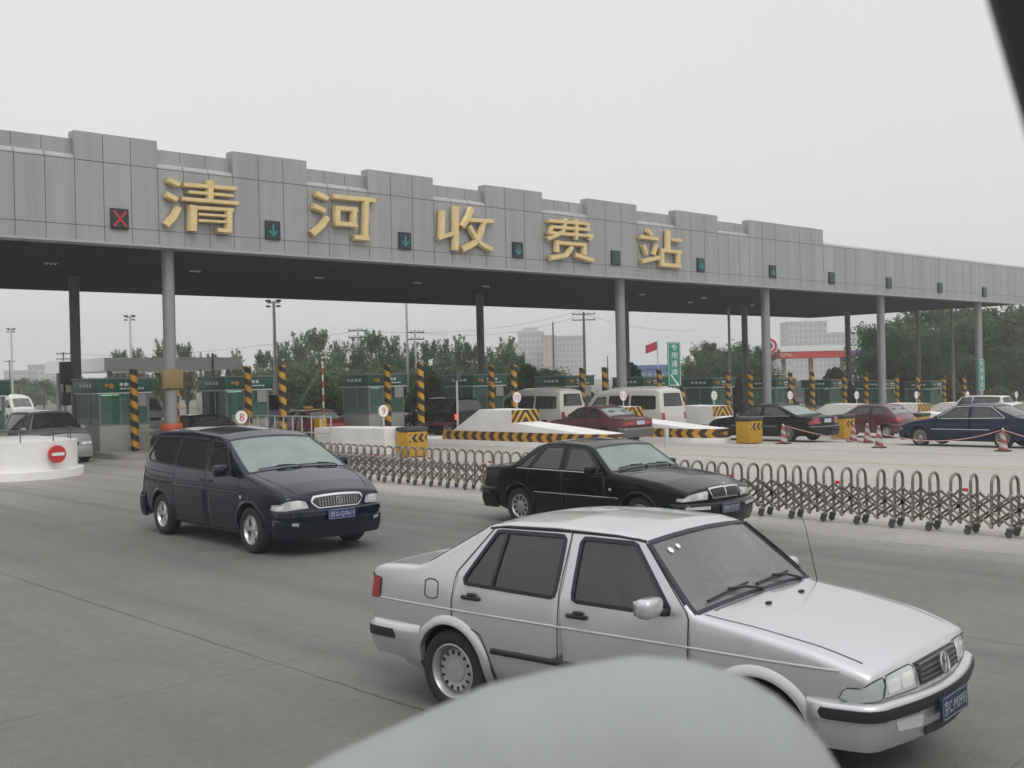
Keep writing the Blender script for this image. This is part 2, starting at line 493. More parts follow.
def ring(mb, poly, fn, w_in, w_out, off=.003, skirt=.006):
    """frame along a closed 2-D outline"""
    P, _ = resample(list(poly) + [poly[0]], .04); P = P[:-1]
    T = np.roll(P, -1, 0) - np.roll(P, 1, 0); T /= np.linalg.norm(T, axis=1, keepdims=True)
    N = np.stack([T[:, 1], -T[:, 0]], 1)
    area = .5 * np.sum(P[:, 0] * np.roll(P[:, 1], -1) - np.roll(P[:, 0], -1) * P[:, 1])
    if area < 0: N = -N
    A = P + N * w_out; B = P - N * w_in; n = len(P)
    rows = [fn(A[:, 0], A[:, 1], off - skirt), fn(A[:, 0], A[:, 1], off), fn(B[:, 0], B[:, 1], off), fn(B[:, 0], B[:, 1], off - skirt - .008)]
    V = np.concatenate(rows); F = []
    for k in range(3):
        F += [(k * n + i, k * n + (i + 1) % n, (k + 1) * n + (i + 1) % n, (k + 1) * n + i) for i in range(n)]
    return mb.add(V, F)

def strip(mb, pts, fn, w, off=.002, thick=0.0):
    """open ribbon of width w along 2-D points"""
    P, _ = resample(pts, .05)
    T = np.gradient(P, axis=0); T /= np.linalg.norm(T, axis=1, keepdims=True) + 1e-12
    N = np.stack([T[:, 1], -T[:, 0]], 1); A = P + N * w / 2; B = P - N * w / 2; n = len(P)
    if thick <= 0:
        V = np.concatenate([fn(A[:, 0], A[:, 1], off), fn(B[:, 0], B[:, 1], off)])
        return mb.add(V, [(i, i + 1, n + i + 1, n + i) for i in range(n - 1)])
    C, D = P + N * w * .3, P - N * w * .3
    rows = [fn(A[:, 0], A[:, 1], -.004), fn(A[:, 0], A[:, 1], off + thick * .5), fn(C[:, 0], C[:, 1], off + thick), fn(D[:, 0], D[:, 1], off + thick), fn(B[:, 0], B[:, 1], off + thick * .5), fn(B[:, 0], B[:, 1], -.004)]
    V = np.concatenate(rows); F = []
    for k in range(5): F += [(k * n + i, k * n + i + 1, (k + 1) * n + i + 1, (k + 1) * n + i) for i in range(n - 1)]
    F += [tuple(k * n for k in range(6)), tuple(k * n + n - 1 for k in range(5, -1, -1))]
    return mb.add(V, F)

def sweep(mb, path, nrm, sec, closed=True, taper=0.0):
    """section [(out, z)] swept along path points with horizontal normals"""
    V = []; n = len(path); m = len(sec)
    dd = np.r_[0, np.cumsum(np.hypot(*np.diff(np.asarray(path)[:, :2], axis=0).T))]; dd = np.minimum(dd, dd[-1] - dd)
    for p, q, e in zip(path, nrm, dd):
        k = 1.0 if taper <= 0 else .35 + .65 * math.sin(min(1, e / taper) * PI / 2)
        for o, z in sec:
            o = o * k if o > 0 else o
            V.append((p[0] + q[0] * o, p[1] + q[1] * o, z))
    F = []
    for i in range(n - 1):
        for j in range(m if closed else m - 1):
            F.append((i * m + j, i * m + (j + 1) % m, (i + 1) * m + (j + 1) % m, (i + 1) * m + j))
    if closed: F += [tuple(range(m)), tuple((n - 1) * m + k for k in range(m - 1, -1, -1))]
    return mb.add(V, F)

def path_normals(p):
    T = np.gradient(p[:, :2], axis=0); N = np.stack([T[:, 1], -T[:, 0]], 1)
    N /= np.linalg.norm(N, axis=1, keepdims=True) + 1e-12
    c = p[:, :2].mean(0)
    if ((p[len(p) // 2, :2] - c) @ N[len(p) // 2]) < 0: N = -N
    return N

# ------------------------------------------------------------------ wheels
def make_wheel_meshes(kind, R, W, rimR):
    """returns tyre mesh, rim mesh (list of materials); wheel axis y, outer face +y"""
    t = MB(); h = W / 2
    t.lathe([(rimR - .01, -h * .85), (rimR + .01, -h * .98), (R - .035, -h), (R - .012, -h * .86), (R, -h * .6), (R, h * .6), (R - .012, h * .86), (R - .035, h), (rimR + .012, h * .98), (rimR - .012, h * .8)], 'y', 40)
    tm = t.mesh('wheel_tyre', angle=50)
    r = MB(); r.m(0)
    r.lathe([(rimR, -h * .8), (rimR + .004, h * .84), (rimR - .012, h * .9), (rimR - .022, h * .78), (rimR - .03, h * .2), (rimR - .03, -h * .6)], 'y', 40)
    if kind == 'steel':
        r.lathe([(0, h * .52), (.045, h * .55), (.082, h * .52), (.086, h * .40), (.105, h * .42), (rimR - .06, h * .46), (rimR - .045, h * .3), (rimR - .03, h * .2)], 'y', 40)
        r.m(1)
        for k in range(14):
            a = 2 * PI * k / 14; rr = (.105 + rimR - .06) / 2 + .008
            c = Vector((rr * math.cos(a), h * .44 + .004, rr * math.sin(a)))
            e = Vector((math.cos(a), 0, math.sin(a))); f = Vector((-math.sin(a), 0, math.cos(a)))
            r.add([c + e * (.018 * math.cos(b)) + f * (.012 * math.sin(b)) for b in np.linspace(0, 2 * PI, 12, endpoint=False)], [tuple(range(12))])
    elif kind in ('five', 'multi', 'ten'):
        n = {'five': 5, 'multi': 9, 'ten': 12}[kind]; sw = {'five': .060, 'multi': .026, 'ten': .018}[kind]
        r.m(1); r.lathe([(0, -h * .1), (rimR - .03, -h * .15)], 'y', 32)
        r.m(0)
        r.lathe([(0, h * .62), (.03, h * .62), (.055, h * .55), (.062, h * .2)], 'y', 24)
        for k in range(n):
            a = 2 * PI * k / n
            e = Vector((math.cos(a), 0, math.sin(a))); f = Vector((-math.sin(a), 0, math.cos(a))); j = Vector((0, 1, 0))
            s0, s1 = sw * .8, sw * .62 if kind == 'five' else sw * .9
            def q(rad, w, y): return [e * rad + f * w * s + j * y for s in (-1, 1)]
            pts = q(.045, s0 * .55, h * .5) + q(.045, s0, h * .2) + q(rimR - .02, s1 * .6, h * .62) + q(rimR - .02, s1, h * .25)
            r.add(pts, [(0, 1, 5, 4), (0, 4, 6, 2), (1, 3, 7, 5), (2, 6, 7, 3), (4, 5, 7, 6)])
    else:  # wheel cover with slots
        r.lathe([(0, h * .72), (.06, h * .70), (.075, h * .62), (rimR - .03, h * .68), (rimR - .012, h * .86)], 'y', 40)
        r.m(1)
        for k in range(10):
            a = 2 * PI * k / 10; e = Vector((math.cos(a), 0, math.sin(a))); f = Vector((-math.sin(a), 0, math.cos(a)))
            p = []
            for rad, w in ((.095, .009), (.095, -.009), (rimR - .035, -.026), (rimR - .035, .026)):
                p.append(e * rad + f * w + Vector((0, h * .68 + .004, 0)))
            r.add(p, [(0, 1, 2, 3)])
    rm = r.mesh('rim', angle=40)
    return tm, rm

_wheelcache = {}
def add_wheels(root, xs, yw, R, W, rimR, kind, rimmat):
    key = (kind, R, W, rimR)
    if key not in _wheelcache:
        tm, rm = make_wheel_meshes(kind, R, W, rimR)
        tm.materials.append(M['rubber']); rm.materials.append(rimmat); rm.materials.append(M['dark'])
        _wheelcache[key] = (tm, rm)
    tm, rm = _wheelcache[key]
    for x in xs:
        for sg in (-1, 1):
            w = link('wheel', tm, root); w.location = (x, sg * yw, R)
            w.rotation_euler = (0, random.uniform(0, 1) * sg, 0 if sg > 0 else PI)
            link('rim', rm, w)

# ------------------------------------------------------------------ the car maker
def make_car(name, label, loc, rz, S, group=None):
    B = Body(S['prof'], S['plan'], S['belt'], **S.get('shape', {}))
    root = thing(name, label, S.get('cat', 'car'), loc, rz, group)
    h = S.get('h', .06); pm = S['paint']; zs = S['sill']; xr, xf = S['axles']; RA = S['arch']; hz = S['R']
    detail = S.get('detail', 2)
    sidefn = lambda sg: (lambda u, v, off=0.0: B.side(u, v, sg, off))
    # ---- top strip samples
    nl = S.get('nl', 9); fl = 4
    us = np.r_[np.linspace(0, 1, nl)]
    aw = [(float(B.a_x(a)), float(B.a_x(b))) for a, b in S['screens']]     # windscreen (front x, rear x), rear window
    ts = np.unique(np.round(np.r_[B.t, [q for p in aw for q in p]], 5))
    keep = np.ones(len(ts), bool)
    for q in [q for p in aw for q in p]:
        near = (np.abs(ts - q) < .012) & (np.abs(ts - q) > 2e-5); keep &= ~near
    ts = ts[keep]
    _, _, _, _, _, rr, Ye, Yr = B._at(ts)
    L = np.concatenate([us[None] * Yr[:, None], Yr[:, None] + rr[:, None] * (np.linspace(0, PI / 2, fl + 1)[1:])[None]], 1)
    L = np.concatenate([-L[:, :0:-1], L], 1); nL = L.shape[1]
    PT = B.top0(np.repeat(ts[:, None], nL, 1), L - np.sign(L) * 1e-7)
    # ---- flank outline with wheel arches: its upper edge is the strip's own edge
    edge = [tuple(p) for p in PT[:, -1, [0, 2]]]           # front-bottom ... rear-bottom
    z0 = zs
    def arch(xc):
        dz = z0 - hz - .02; a0 = math.asin(max(-1, min(1, dz / RA)))
        return [(xc + RA * math.cos(t), hz + .02 + RA * math.sin(t)) for t in np.linspace(PI - a0, a0, 22)]
    out = edge[:]
    out += [p for p in arch(xr)] + [p for p in arch(xf)]
    wins = [fillet_poly([(x, z, S.get('wr', .05)) for x, z in w], True) for w in S['windows']]
    doors = S.get('doors', [])
    vs, T, c = cdt(out, wins + doors, h)
    inw = np.zeros(len(T), bool)
    for w in wins: inw |= inside(w, c[:, 0], c[:, 1])
    did = np.full(len(T), -1)
    for k, d in enumerate(doors): did[inside(d, c[:, 0], c[:, 1])] = k
    # flank edge of the strip must equal the outline: use same samples
    mid = (nL - 1) // 2
    ui = np.abs(np.arange(nL) - mid)
    body = MB(); F = []
    su = S.get('screen_u', nl - 1)
    for i in range(len(ts) - 1):
        tm = (ts[i] + ts[i + 1]) / 2
        ins = any(min(p) < tm < max(p) for p in aw)
        for j in range(nL - 1):
            if ins and max(ui[j], ui[j + 1]) <= su: continue
            F.append((i * nL + j, i * nL + j + 1, (i + 1) * nL + j + 1, (i + 1) * nL + j))
    body.add(PT.reshape(-1, 3), F)
    for sg in (-1, 1):
        sel = (~inw) & (did < 0)
        body.add(B.side(vs[:, 0], vs[:, 1], sg), [tuple(t) for t in T[sel]])
    bo = body.mesh('body', angle=50, weld=.004)
    bm = bmesh.new(); bm.from_mesh(bo)
    bmesh.ops.delete(bm, geom=[v for v in bm.verts if not v.link_faces], context='VERTS')
    bm.to_mesh(bo); bm.free()
    bobj = link('body', bo, root, pm)
    # ---- doors and windows
    gm = S.get('side_glass', M['glass_dark']); dobj = {}
    for sg in (-1, 1):
        for k, d in enumerate(doors):
            mb = MB().add(B.side(vs[:, 0], vs[:, 1], sg), [tuple(t) for t in T[(~inw) & (did == k)]])
            me = mb.mesh('door', angle=50, weld=1e-4)
            bm = bmesh.new(); bm.from_mesh(me); bmesh.ops.delete(bm, geom=[v for v in bm.verts if not v.link_faces], context='VERTS'); bm.to_mesh(me); bm.free()
            do = link('door', me, root, pm); dobj[(sg, k)] = do
            if k < len(S.get('handles', [])) and detail > 0:
                hx, hzz = S['handles'][k]; hb = MB()
                y = float(B.Y(hx, hzz)) * sg
                if S.get('handle_style', 'flap') == 'flap':
                    hb.box((hx, y + sg * .014, hzz), (.17, .03, .032), .012); hb.box((hx + .01, y + sg * .012, hzz + .022), (.075, .026, .03), .01)
                else:
                    hb.box((hx, y + sg * .012, hzz), (.19, .028, .03), .011)
                hb.build('handle', S.get('handle_mat', M['trim']), do)
        for k, w in enumerate(wins):
            par = dobj.get((sg, S['win_door'][k])) if S.get('win_door') and S['win_door'][k] is not None else root
            patch(MB(), w, sidefn(sg), .07, -.010).build('window', gm, par or root, angle=60)
            ring(MB(), w, sidefn(sg), .014, S.get('seal', .012), .003).build('window_seal', S.get('seal_mat', M['seal']), par or root)
    # ---- seams
    for sg in (-1, 1):
        for d in doors + S.get('seams', []):
            P = list(d) + ([d[0]] if d in doors else [])
            strip(MB(), P, sidefn(sg), S.get('gapw', .009), .0025).build('panel_gap', M['gap'], root)
    for a, b in S.get('top_seams', []):                       # [(x, y) polyline] on bonnet / boot
        for sg in (-1, 1):
            strip(MB(), [(float(B.a_x(x)), y * sg) for x, y in a], lambda u, v, off=0.0: B.top(u, v, off), b, .0025).build('panel_gap', M['gap'], root)
    # ---- screens
    for q, (a0, a1) in enumerate(aw):
        lo, hi = min(a0, a1), max(a0, a1)
        n = 14; aa = np.linspace(lo, hi, n); _, _, _, _, _, r_, Ye_, Yr_ = B._at(aa)
        f = us[su]
        uu = np.linspace(-f, f, 17)
        G = B.top(np.repeat(aa[:, None], 17, 1), Yr_[:, None] * uu[None], -.006)
        nm = 'windscreen' if q == 0 else 'rear_window'
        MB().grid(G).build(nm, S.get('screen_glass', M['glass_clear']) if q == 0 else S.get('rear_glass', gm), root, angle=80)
        # rubber surround
        fnu = lambda u, v, off=0.0: B.top(u, v * np.interp(u, B.t, B.Yr), off)
        poly = fillet_poly([(lo, -f, 0), (hi, -f, 0), (hi, f, 0), (lo, f, 0)], True)
        mb = MB(); wd = S.get('screen_seal', .028)
        for pa, pb, axis in (((lo, -f), (lo, f), 0), ((hi, -f), (hi, f), 0)):
            strip(mb, [pa, pb], fnu, wd, .004)
        for v in (-f, f):
            P = np.linspace(lo, hi, 14); ww = wd / np.interp(P, B.t, B.Yr) / 2
            A = fnu(P, v - ww, .004); C = fnu(P, v + ww, .004)
            mb.add(np.r_[A, C], [(i, i + 1, 14 + i + 1, 14 + i) for i in range(13)])
        mb.build('windscreen_seal', S.get('seal_mat', M['seal']) if q == 0 else M['seal'], root)
    # ---- wheel-arch lips, liners, floor
    if S.get('flare'):
        fw, fo = S['flare']
        for sg in (-1, 1):
            for xc in (xr, xf):
                mb = MB(); a0 = math.asin((z0 - hz - .02) / RA)
                th = np.linspace(PI - a0, a0, 28); V = []
                for rad, o in ((RA - .012, -.03), (RA - .006, fo), (RA + fw * .55, fo), (RA + fw, -.003)):
                    x = xc + rad * np.cos(th); z = hz + .02 + rad * np.sin(th)
                    p = B.side(x, z, sg); p[:, 1] += sg * o; V.append(p)
                n = len(th); V = np.concatenate(V)
                mb.add(V, [(k * n + i, k * n + i + 1, (k + 1) * n + i + 1, (k + 1) * n + i) for k in range(3) for i in range(n - 1)])
                mb.build('arch_flare', S.get('flare_mat', pm), root, angle=60)
    mb = MB()
    for sg in (-1, 1):
        for xc in (xr, xf):
            th = np.linspace(PI + .35, -.35, 20); ro = RA + .03
            yo = np.array([float(B.Y(xc + RA * math.cos(t), max(hz + RA * math.sin(t), zs))) for t in th]) - .012
            A = np.stack([xc + RA * 1.0 * np.cos(th), sg * yo, hz + .02 + RA * np.sin(th)], 1)
            C = np.stack([xc + RA * np.cos(th), np.full(20, sg * .42), hz + .02 + RA * np.sin(th)], 1)
            mb.add(np.r_[A, C], [(i, i + 1, 20 + i + 1, 20 + i) for i in range(19)])
            mb.add(list(C) + [(xc, sg * .42, hz)], [(i, i + 1, 20) for i in range(19)])
    x0 = float(B.P[:, 0].min()) + .42; x1 = float(B.P[:, 0].max()) - .36
    for xa, xb, hw in ((x0, xr - RA, .62), (xr - RA, xr + RA, .42), (xr + RA, xf - RA, .70 * S.get('hw', .84) / .84), (xf - RA, xf + RA, .42), (xf + RA, x1, .60)):
        mb.box(((xa + xb) / 2, 0, zs + .085), (xb - xa, hw * 2, .13))
    mb.build('underbody', M['dark'], root)
    # ---- bumpers
    def bumper(nm, fn, zref, L, sec, mt, n=60, par=None):
        ls = np.linspace(-L, L, n); p = fn(ls, np.full(n, zref))
        N = path_normals(p); mb = MB(); sweep(mb, p, N, sec, True, .14); return mb.build(nm, mt, par or root, angle=40)
    for b in S.get('front_bumper', []): bumper(b[0], B.front, b[1], b[2], b[3], b[4])
    for b in S.get('rear_bumper', []): bumper(b[0], B.rear, b[1], b[2], b[3], b[4])
    # ---- front and rear patches (lamps, grille, plates)
    for nm, face, poly, mt, off, sk in S.get('patches', []):
        if face in 'FR':
            fn = B.front if face == 'F' else B.rear
            for sg in ((1,) if nm.startswith('=') else (-1, 1)):
                q = [(u * sg, v) for u, v in poly]
                po = patch(MB(), q, fn, .04, off, sk).build(nm.lstrip('='), mt, root, angle=60)
                if nm in ('headlight', 'indicator', 'tail_light') and detail > 1:
                    ring(MB(), q, fn, .001, .005, off + .001, .01).build('lamp_rim', M['gap'], po)
                if nm == 'headlight' and detail > 1:
                    qa = np.array(q); zc = (qa[:, 1].min() + qa[:, 1].max()) / 2; hh = (qa[:, 1].max() - qa[:, 1].min()) / 2
                    la, lb = sorted((abs(qa[:, 0].min()), abs(qa[:, 0].max())))
                    for fr_ in S.get('lampspots', (.28, .70)):
                        lc = (la + (lb - la) * fr_) * sg; ra = min(hh * .62, (lb - la) * .17)
                        rb = patch(MB(), rrect(lc, zc - .004, ra * 2.5, ra * 1.9, ra * .6), fn, .03, off + .003, .004); rb.build('reflector', M['reflector'], po, angle=60)
        else:
            for sg in (-1, 1):
                patch(MB(), poly, sidefn(sg), .05, off, sk).build(nm, mt, root, angle=60)
    for nm, pts, w, th, mt in S.get('mouldings', []):
        for sg in (-1, 1): strip(MB(), pts, sidefn(sg), w, .001, th).build(nm, mt, root, angle=60)
    # ---- mirrors
    if 'mirror' in S:
        mx_, mz, sz, mm = S['mirror']
        for sg in (-1, 1):
            y = float(B.Y(mx_, mz))
            mb = MB().box((mx_ + .01, sg * (y + .03 + sz[1] / 2), mz + sz[2] * .28), sz, min(sz) * .32)
            o = mb.build('mirror', mm, root, angle=50)
            MB().box((mx_ + .03, sg * (y + .03), mz), (.09, .11, .045), .015).build('mirror_arm', M['trim'], o)
            MB().box((mx_ + .01 - sz[0] / 2 - .001, sg * (y + .03 + sz[1] / 2), mz + sz[2] * .28), (.006, sz[1] * .82, sz[2] * .74), .002).build('mirror_glass', M['chrome'], o)
    # ---- cabin
    if 'cabin' in S:
        cb = S['cabin']; zf = cb['floor']; st = cb.get('mat', M['seat'])
        for i, xs_ in enumerate(cb['rows']):
            w = cb['half']
            spans = [(-w / 2 - .02, w * .78), (w / 2 + .02, w * .78)] if i == 0 or cb.get('buckets') else [(0, w * 1.85)]
            for y, ww in spans:
                sb = MB(); zq = cb['z']
                sb.box((xs_ + .05, y, zq - .02), (.52, ww, .18), .06)
                rot = Matrix.Rotation(math.radians(-14), 3, 'Y')
                sb.box((xs_ - .26, y, zq + .30), (.15, ww, .62), .06, rot)
                so = sb.build('seat', st, root)
                up = .70 if i == 0 else .62
                for yy in ([y] if len(spans) > 1 else [-.33, .33]):
                    MB().box((xs_ - .36, yy, zq + up), (.10, .27, .15), .045, rot).build('headrest', st, so)
        dx, dz = cb['dash']
        db = MB().box((dx - .26, 0, dz - .19), (.40, w * 1.9, .26), .09); db.box((dx - .36, .36, dz - .06), (.22, .42, .08), .035)
        db.build('dashboard', M['interior'], root)
        sw = MB(); cw = Vector((dx - .56, .36, dz - .04)); ring_ = []
        for k in range(28):
            a = 2 * PI * k / 28; ring_.append(cw + Vector((-.09 * math.sin(a), .185 * math.cos(a), .165 * math.sin(a))))
        sw.tube(ring_ + ring_[:1], .014, 6); sw.tube([cw, Vector((dx - .3, .36, dz - .10))], .03, 8); sw.tube([cw + Vector((0, -.17, 0)), cw + Vector((0, .17, 0))], .015, 6)
        sw.build('steering_wheel', M['trim'], root)
        rx, rz_ = cb['rvm']
        MB().box((rx, 0, rz_), (.03, .22, .06), .012).build('inner_mirror', M['trim'], root)
    add_wheels(root, (xr, xf), S['yw'], S['R'], S['W'], S['rim'], S['wheel'], S.get('rimmat', M['steel']))
    root_b = B
    return root, B

def plate(root, p, n, text, w=.44, hgt=.14, mats=None):
    """number plate at point p with outward normal n (unit, any tilt)"""
    n = Vector(n).normalized(); r = Vector((0, 0, 1)).cross(n).normalized(); u = n.cross(r)
    p = Vector(p); fr = lambda a, b, c: tuple(p + r * a + u * b + n * c)
    mb = MB().prism(rrect(0, 0, w, hgt, .012), fr, -.012, .004)
    pm, tm = mats or (M['plate'], M['platewhite'])
    o = mb.build('number_plate', pm, root, smooth=False)
    if text:
        t = text_mb(text, w * .86, hgt * .62, lambda a, b: fr(a, b, .0065))
        ring(t, rrect(0, 0, w * .955, hgt * .87, .008), lambda a, b, off=0.0: np.array([fr(x, y, .006) for x, y in zip(np.atleast_1d(a), np.atleast_1d(b))]), .002, .002, 0, 0)
        t.build('plate_text', tm, o, smooth=False, recalc=False)
    return o
# ------------------------------------------------------------------ the cars of the picture
SEDAN_BUMP = lambda o, zt, zb: [(-.04, zt), (o * .35, zt - .004), (o * .8, zt - .025), (o, zt - .07), (o, (zt + zb) / 2 - .03), (o * .75, zb + .08), (o * .35, zb), (-.04, zb)]

JETTA = dict(
    paint=M['silver'], h=.055, sill=.20, axles=(-2.471, 0.0), arch=.335, R=.298, W=.185, rim=.205, yw=.72, wheel='steel', rimmat=M['steel'],
    prof=[(.66, .29, 0, .10, .10), (.77, .34, .05, .10, .10), (.785, .47, 0, .10, .11), (.795, .57, 0, .10, .11), (.775, .70, 0, .10, .09), (.72, .785, .06, .06, .06),
          (.35, .865, .3, .035, .045), (-.05, .93, .3, .03, .045), (-.40, .972, .01, .03, .04), (-.845, 1.372, .05, .03, .03), (-1.02, 1.412, .25, .028, .03), (-1.6, 1.432, .5, .028, .03),
          (-2.05, 1.418, .3, .028, .03), (-2.22, 1.392, .15, .03, .035), (-2.77, 1.075, .06, .02, .045), (-2.86, 1.048, .05, .018, .045), (-3.26, 1.030, .1, .02, .045), (-3.37, 1.000, .05, .04, .04),
          (-3.41, .75, 0, .05, .05), (-3.39, .50, 0, .05, .06), (-3.30, .33, 0, .05, .06)],
    plan=[(-3.45, .765), (-3.05, .80), (-2.47, .825), (-1.3, .835), (-.4, .833), (.2, .82), (.55, .785), (.8, .72)],
    belt=[(-3.4, .95), (.8, .93)], shape=dict(lean=.46, barrel=.22, zw=.62),
    windows=[[(-.555, .928), (-.935, 1.332), (-1.375, 1.336), (-1.350, .934)], [(-1.495, .938), (-1.505, 1.338), (-2.125, 1.332), (-2.36, .955)]],
    win_door=[0, 1], wr=.035, side_glass=M['glass_dark'], rear_glass=M['glass_mid'], seal=.012,
    doors=[[(-.455, .22), (-.455, .945), (-.88, 1.358), (-1.462, 1.364), (-1.462, .94), (-1.468, .22)],
           [(-1.468, .22), (-1.462, .94), (-1.462, 1.364), (-2.155, 1.354), (-2.415, 1.03), (-2.45, .82), (-2.44, .68), (-2.17, .62), (-2.08, .45), (-2.06, .22)]],
    seams=[rrect(-2.66, .885, .135, .14, .02) + [rrect(-2.66, .885, .135, .14, .02)[0]]],
    top_seams=[([(.60, .66), (.2, .69), (-.2, .72), (-.38, .73)], .009), ([(-2.90, .66), (-3.2, .66)], .008)],
    handles=[(-1.30, .842), (-2.25, .862)],
    screens=[(-.405, -.84), (-2.25, -2.74)], screen_seal=.035,
    flare=(.062, .018),
    front_bumper=[('front_bumper', .46, 1.10, [(-.04, .580), (.03, .577), (.055, .568), (.064, .555), (.064, .475), (.046, .465), (.042, .39), (.012, .305), (-.04, .295)], M['silver']), ('bumper_strip', .46, 1.08, [(.04, .550), (.070, .547), (.075, .515), (.070, .482), (.04, .478)], M['trim'])],
    rear_bumper=[('rear_bumper', .45, 1.30, [(-.04, .60), (.02, .597), (.045, .575), (.055, .54), (.05, .48), (.03, .40), (.0, .335), (-.04, .33)], M['silver']), ('bumper_strip', .45, 1.14, [(.03, .552), (.060, .548), (.064, .51), (.060, .478), (.03, .474)], M['trim'])],
    mouldings=[('crease_moulding', [(-3.27, .758), (-1.47, .753), (-.46, .752), (.50, .742)], .016, .004, M['silver']), ('rub_strip', [(-2.06, .512), (-1.2, .512), (-.42, .512)], .042, .016, M['trim']),
               ('drip_rail', [(-.49, 1.005), (-.68, 1.185), (-.85, 1.333)], .020, .006, M['trim']), ('window_bar', [(-2.03, 1.325), (-2.065, .955)], .026, .004, M['trim']), ('roof_gutter', [(-.86, 1.348), (-1.1, 1.366), (-1.6, 1.374), (-2.05, 1.364), (-2.2, 1.345)], .016, .006, M['trim'])],
    patches=[('headlight', 'F', [(.345, .600), (.345, .738), (.63, .748), (.655, .604)], M['lens'], .007, .03), ('indicator', 'F', [(.668, .604), (.645, .748), (.80, .760), (.91, .755), (.93, .66), (.87, .615)], M['lensdark'], .007, .03),
             ('=grille', 'F', [(-.29, .60), (-.32, .735), (.32, .735), (.29, .60)], M['grille'], .006, .02),
             ('fog_light', 'F', [(.34, .375), (.34, .445), (.60, .445), (.58, .375)], M['lens'], .052, .03),
             ('tail_light', 'R', [(.44, .765), (.44, .97), (.86, .955), (.87, .765)], M['tailred'], .010, .03)],
    mirror=(-.67, .955, (.12, .19, .125), M['silver']),
    cabin=dict(floor=.3, rows=(-1.25, -2.05), half=.70, z=.52, dash=(-.38, .97), rvm=(-1.0, 1.27), mat=M['seatlight']),
)

VAN7 = dict(  # dark blue people carrier
    cat='minivan', paint=M['navy'], h=.07, sill=.24, axles=(-3.05, 0.0), arch=.385, R=.335, W=.215, rim=.215, yw=.79, wheel='five', rimmat=M['alloy'], hw=.90,
    prof=[(.72, .24, 0, .13, .13), (.92, .30, .06, .13, .13), (.99, .48, .05, .14, .14), (.985, .64, .05, .14, .14), (.955, .82, 0, .14, .12), (.90, .905, .07, .09, .09), (.55, 1.025, .3, .055, .07),
          (.15, 1.125, .2, .05, .06), (-.08, 1.178, .02, .05, .06), (-.98, 1.640, .06, .05, .05), (-1.22, 1.712, .3, .05, .05), (-2.2, 1.762, .8, .05, .05), (-3.2, 1.742, .5, .05, .055), (-3.58, 1.695, .16, .05, .06),
          (-3.92, 1.22, .1, .05, .07), (-4.0, .76, .05, .06, .08), (-4.05, .66, .04, .06, .08), (-4.04, .42, .05, .06, .08), (-3.85, .25, 0, .06, .08)],
    plan=[(-4.1, .82), (-3.6, .885), (-2.5, .915), (-1.2, .92), (-.2, .915), (.4, .88), (.75, .80), (1.0, .72)],
    belt=[(-4.0, 1.20), (-3.2, 1.13), (.2, 1.10)], shape=dict(lean=.36, barrel=.20, zw=.72, tuck=.35, ztuck=.45),
    windows=[[(-.52, 1.125), (-.97, 1.560), (-1.46, 1.590), (-1.33, 1.125)], [(-1.42, 1.128), (-1.55, 1.592), (-2.52, 1.612), (-2.50, 1.150)], [(-2.55, 1.152), (-2.57, 1.612), (-3.42, 1.600), (-3.72, 1.255), (-3.55, 1.20)]],
    win_door=[0, 1, None], wr=.05, side_glass=M['glass_dark'], rear_glass=M['glass_dark'],
    doors=[[(-.28, .30), (-.30, 1.05), (-.36, 1.13), (-.93, 1.60), (-1.50, 1.622), (-1.375, 1.12), (-1.36, .30)], [(-1.36, .30), (-1.375, 1.12), (-1.50, 1.622), (-2.535, 1.635), (-2.525, 1.14), (-2.52, .62), (-2.46, .30)]],
    handles=[(-1.26, .985), (-1.52, .985)], handle_style='bar', handle_mat=M['navy'],
    seams=[[(-2.54, 1.02), (-3.9, 1.06)]],
    top_seams=[([(.80, .60), (.45, .70), (.1, .76), (-.06, .78)], .009)],
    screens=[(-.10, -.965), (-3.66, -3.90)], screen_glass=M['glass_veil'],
    flare=(.05, .012),
    front_bumper=[('front_bumper', .45, 1.02, [(-.04, .655), (.012, .652), (.035, .63), (.04, .56), (.02, .54), (.02, .52), (.045, .50), (.04, .36), (.0, .25), (-.05, .24)], M['navy'])],
    rear_bumper=[('rear_bumper', .5, 1.05, SEDAN_BUMP(.06, .66, .26), M['navy'])],
    mouldings=[('rub_strip', [(-2.56, .86), (-1.36, .86), (-.25, .85)], .05, .008, M['navy']), ('sill_strip', [(-2.60, .30), (-.42, .30)], .05, .012, M['trim'])],
    patches=[('headlight', 'F', [(.46, .69), (.49, .80), (.62, .85), (.90, .875), (1.04, .86), (1.05, .725), (.90, .675)], M['lens'], .007, .03),
             ('=grille_frame', 'F', fillet_poly([(-.33, .668, .08), (-.44, .785, .06), (-.39, .858, .05), (.39, .858, .05), (.44, .785, .06), (.33, .668, .08)], True), M['chrome'], .012, .04),
             ('=grille', 'F', fillet_poly([(-.32, .682, .07), (-.41, .78, .05), (-.37, .828, .04), (.37, .828, .04), (.41, .78, .05), (.32, .682, .07)], True), M['grilledark2'], .017, .01),
             ('fog_light', 'F', [(.60, .40), (.60, .46), (.70, .46), (.70, .40)], M['lensdark'], .060, .03),
             ('side_marker', 'S', rrect(-.235, .80, .05, .05, .02), M['lens'], .006, .01),
             ('tail_light', 'R', [(.62, .72), (.62, 1.12), (.90, 1.10), (.90, .70)], M['tailred'], .006, .03)],
    mirror=(-.62, 1.125, (.13, .22, .17), M['navy']),
    cabin=dict(floor=.4, rows=(-1.35, -2.25, -3.1), half=.80, z=.66, dash=(-.30, 1.12), rvm=(-1.02, 1.50), mat=M['seatlight'], buckets=True),
)

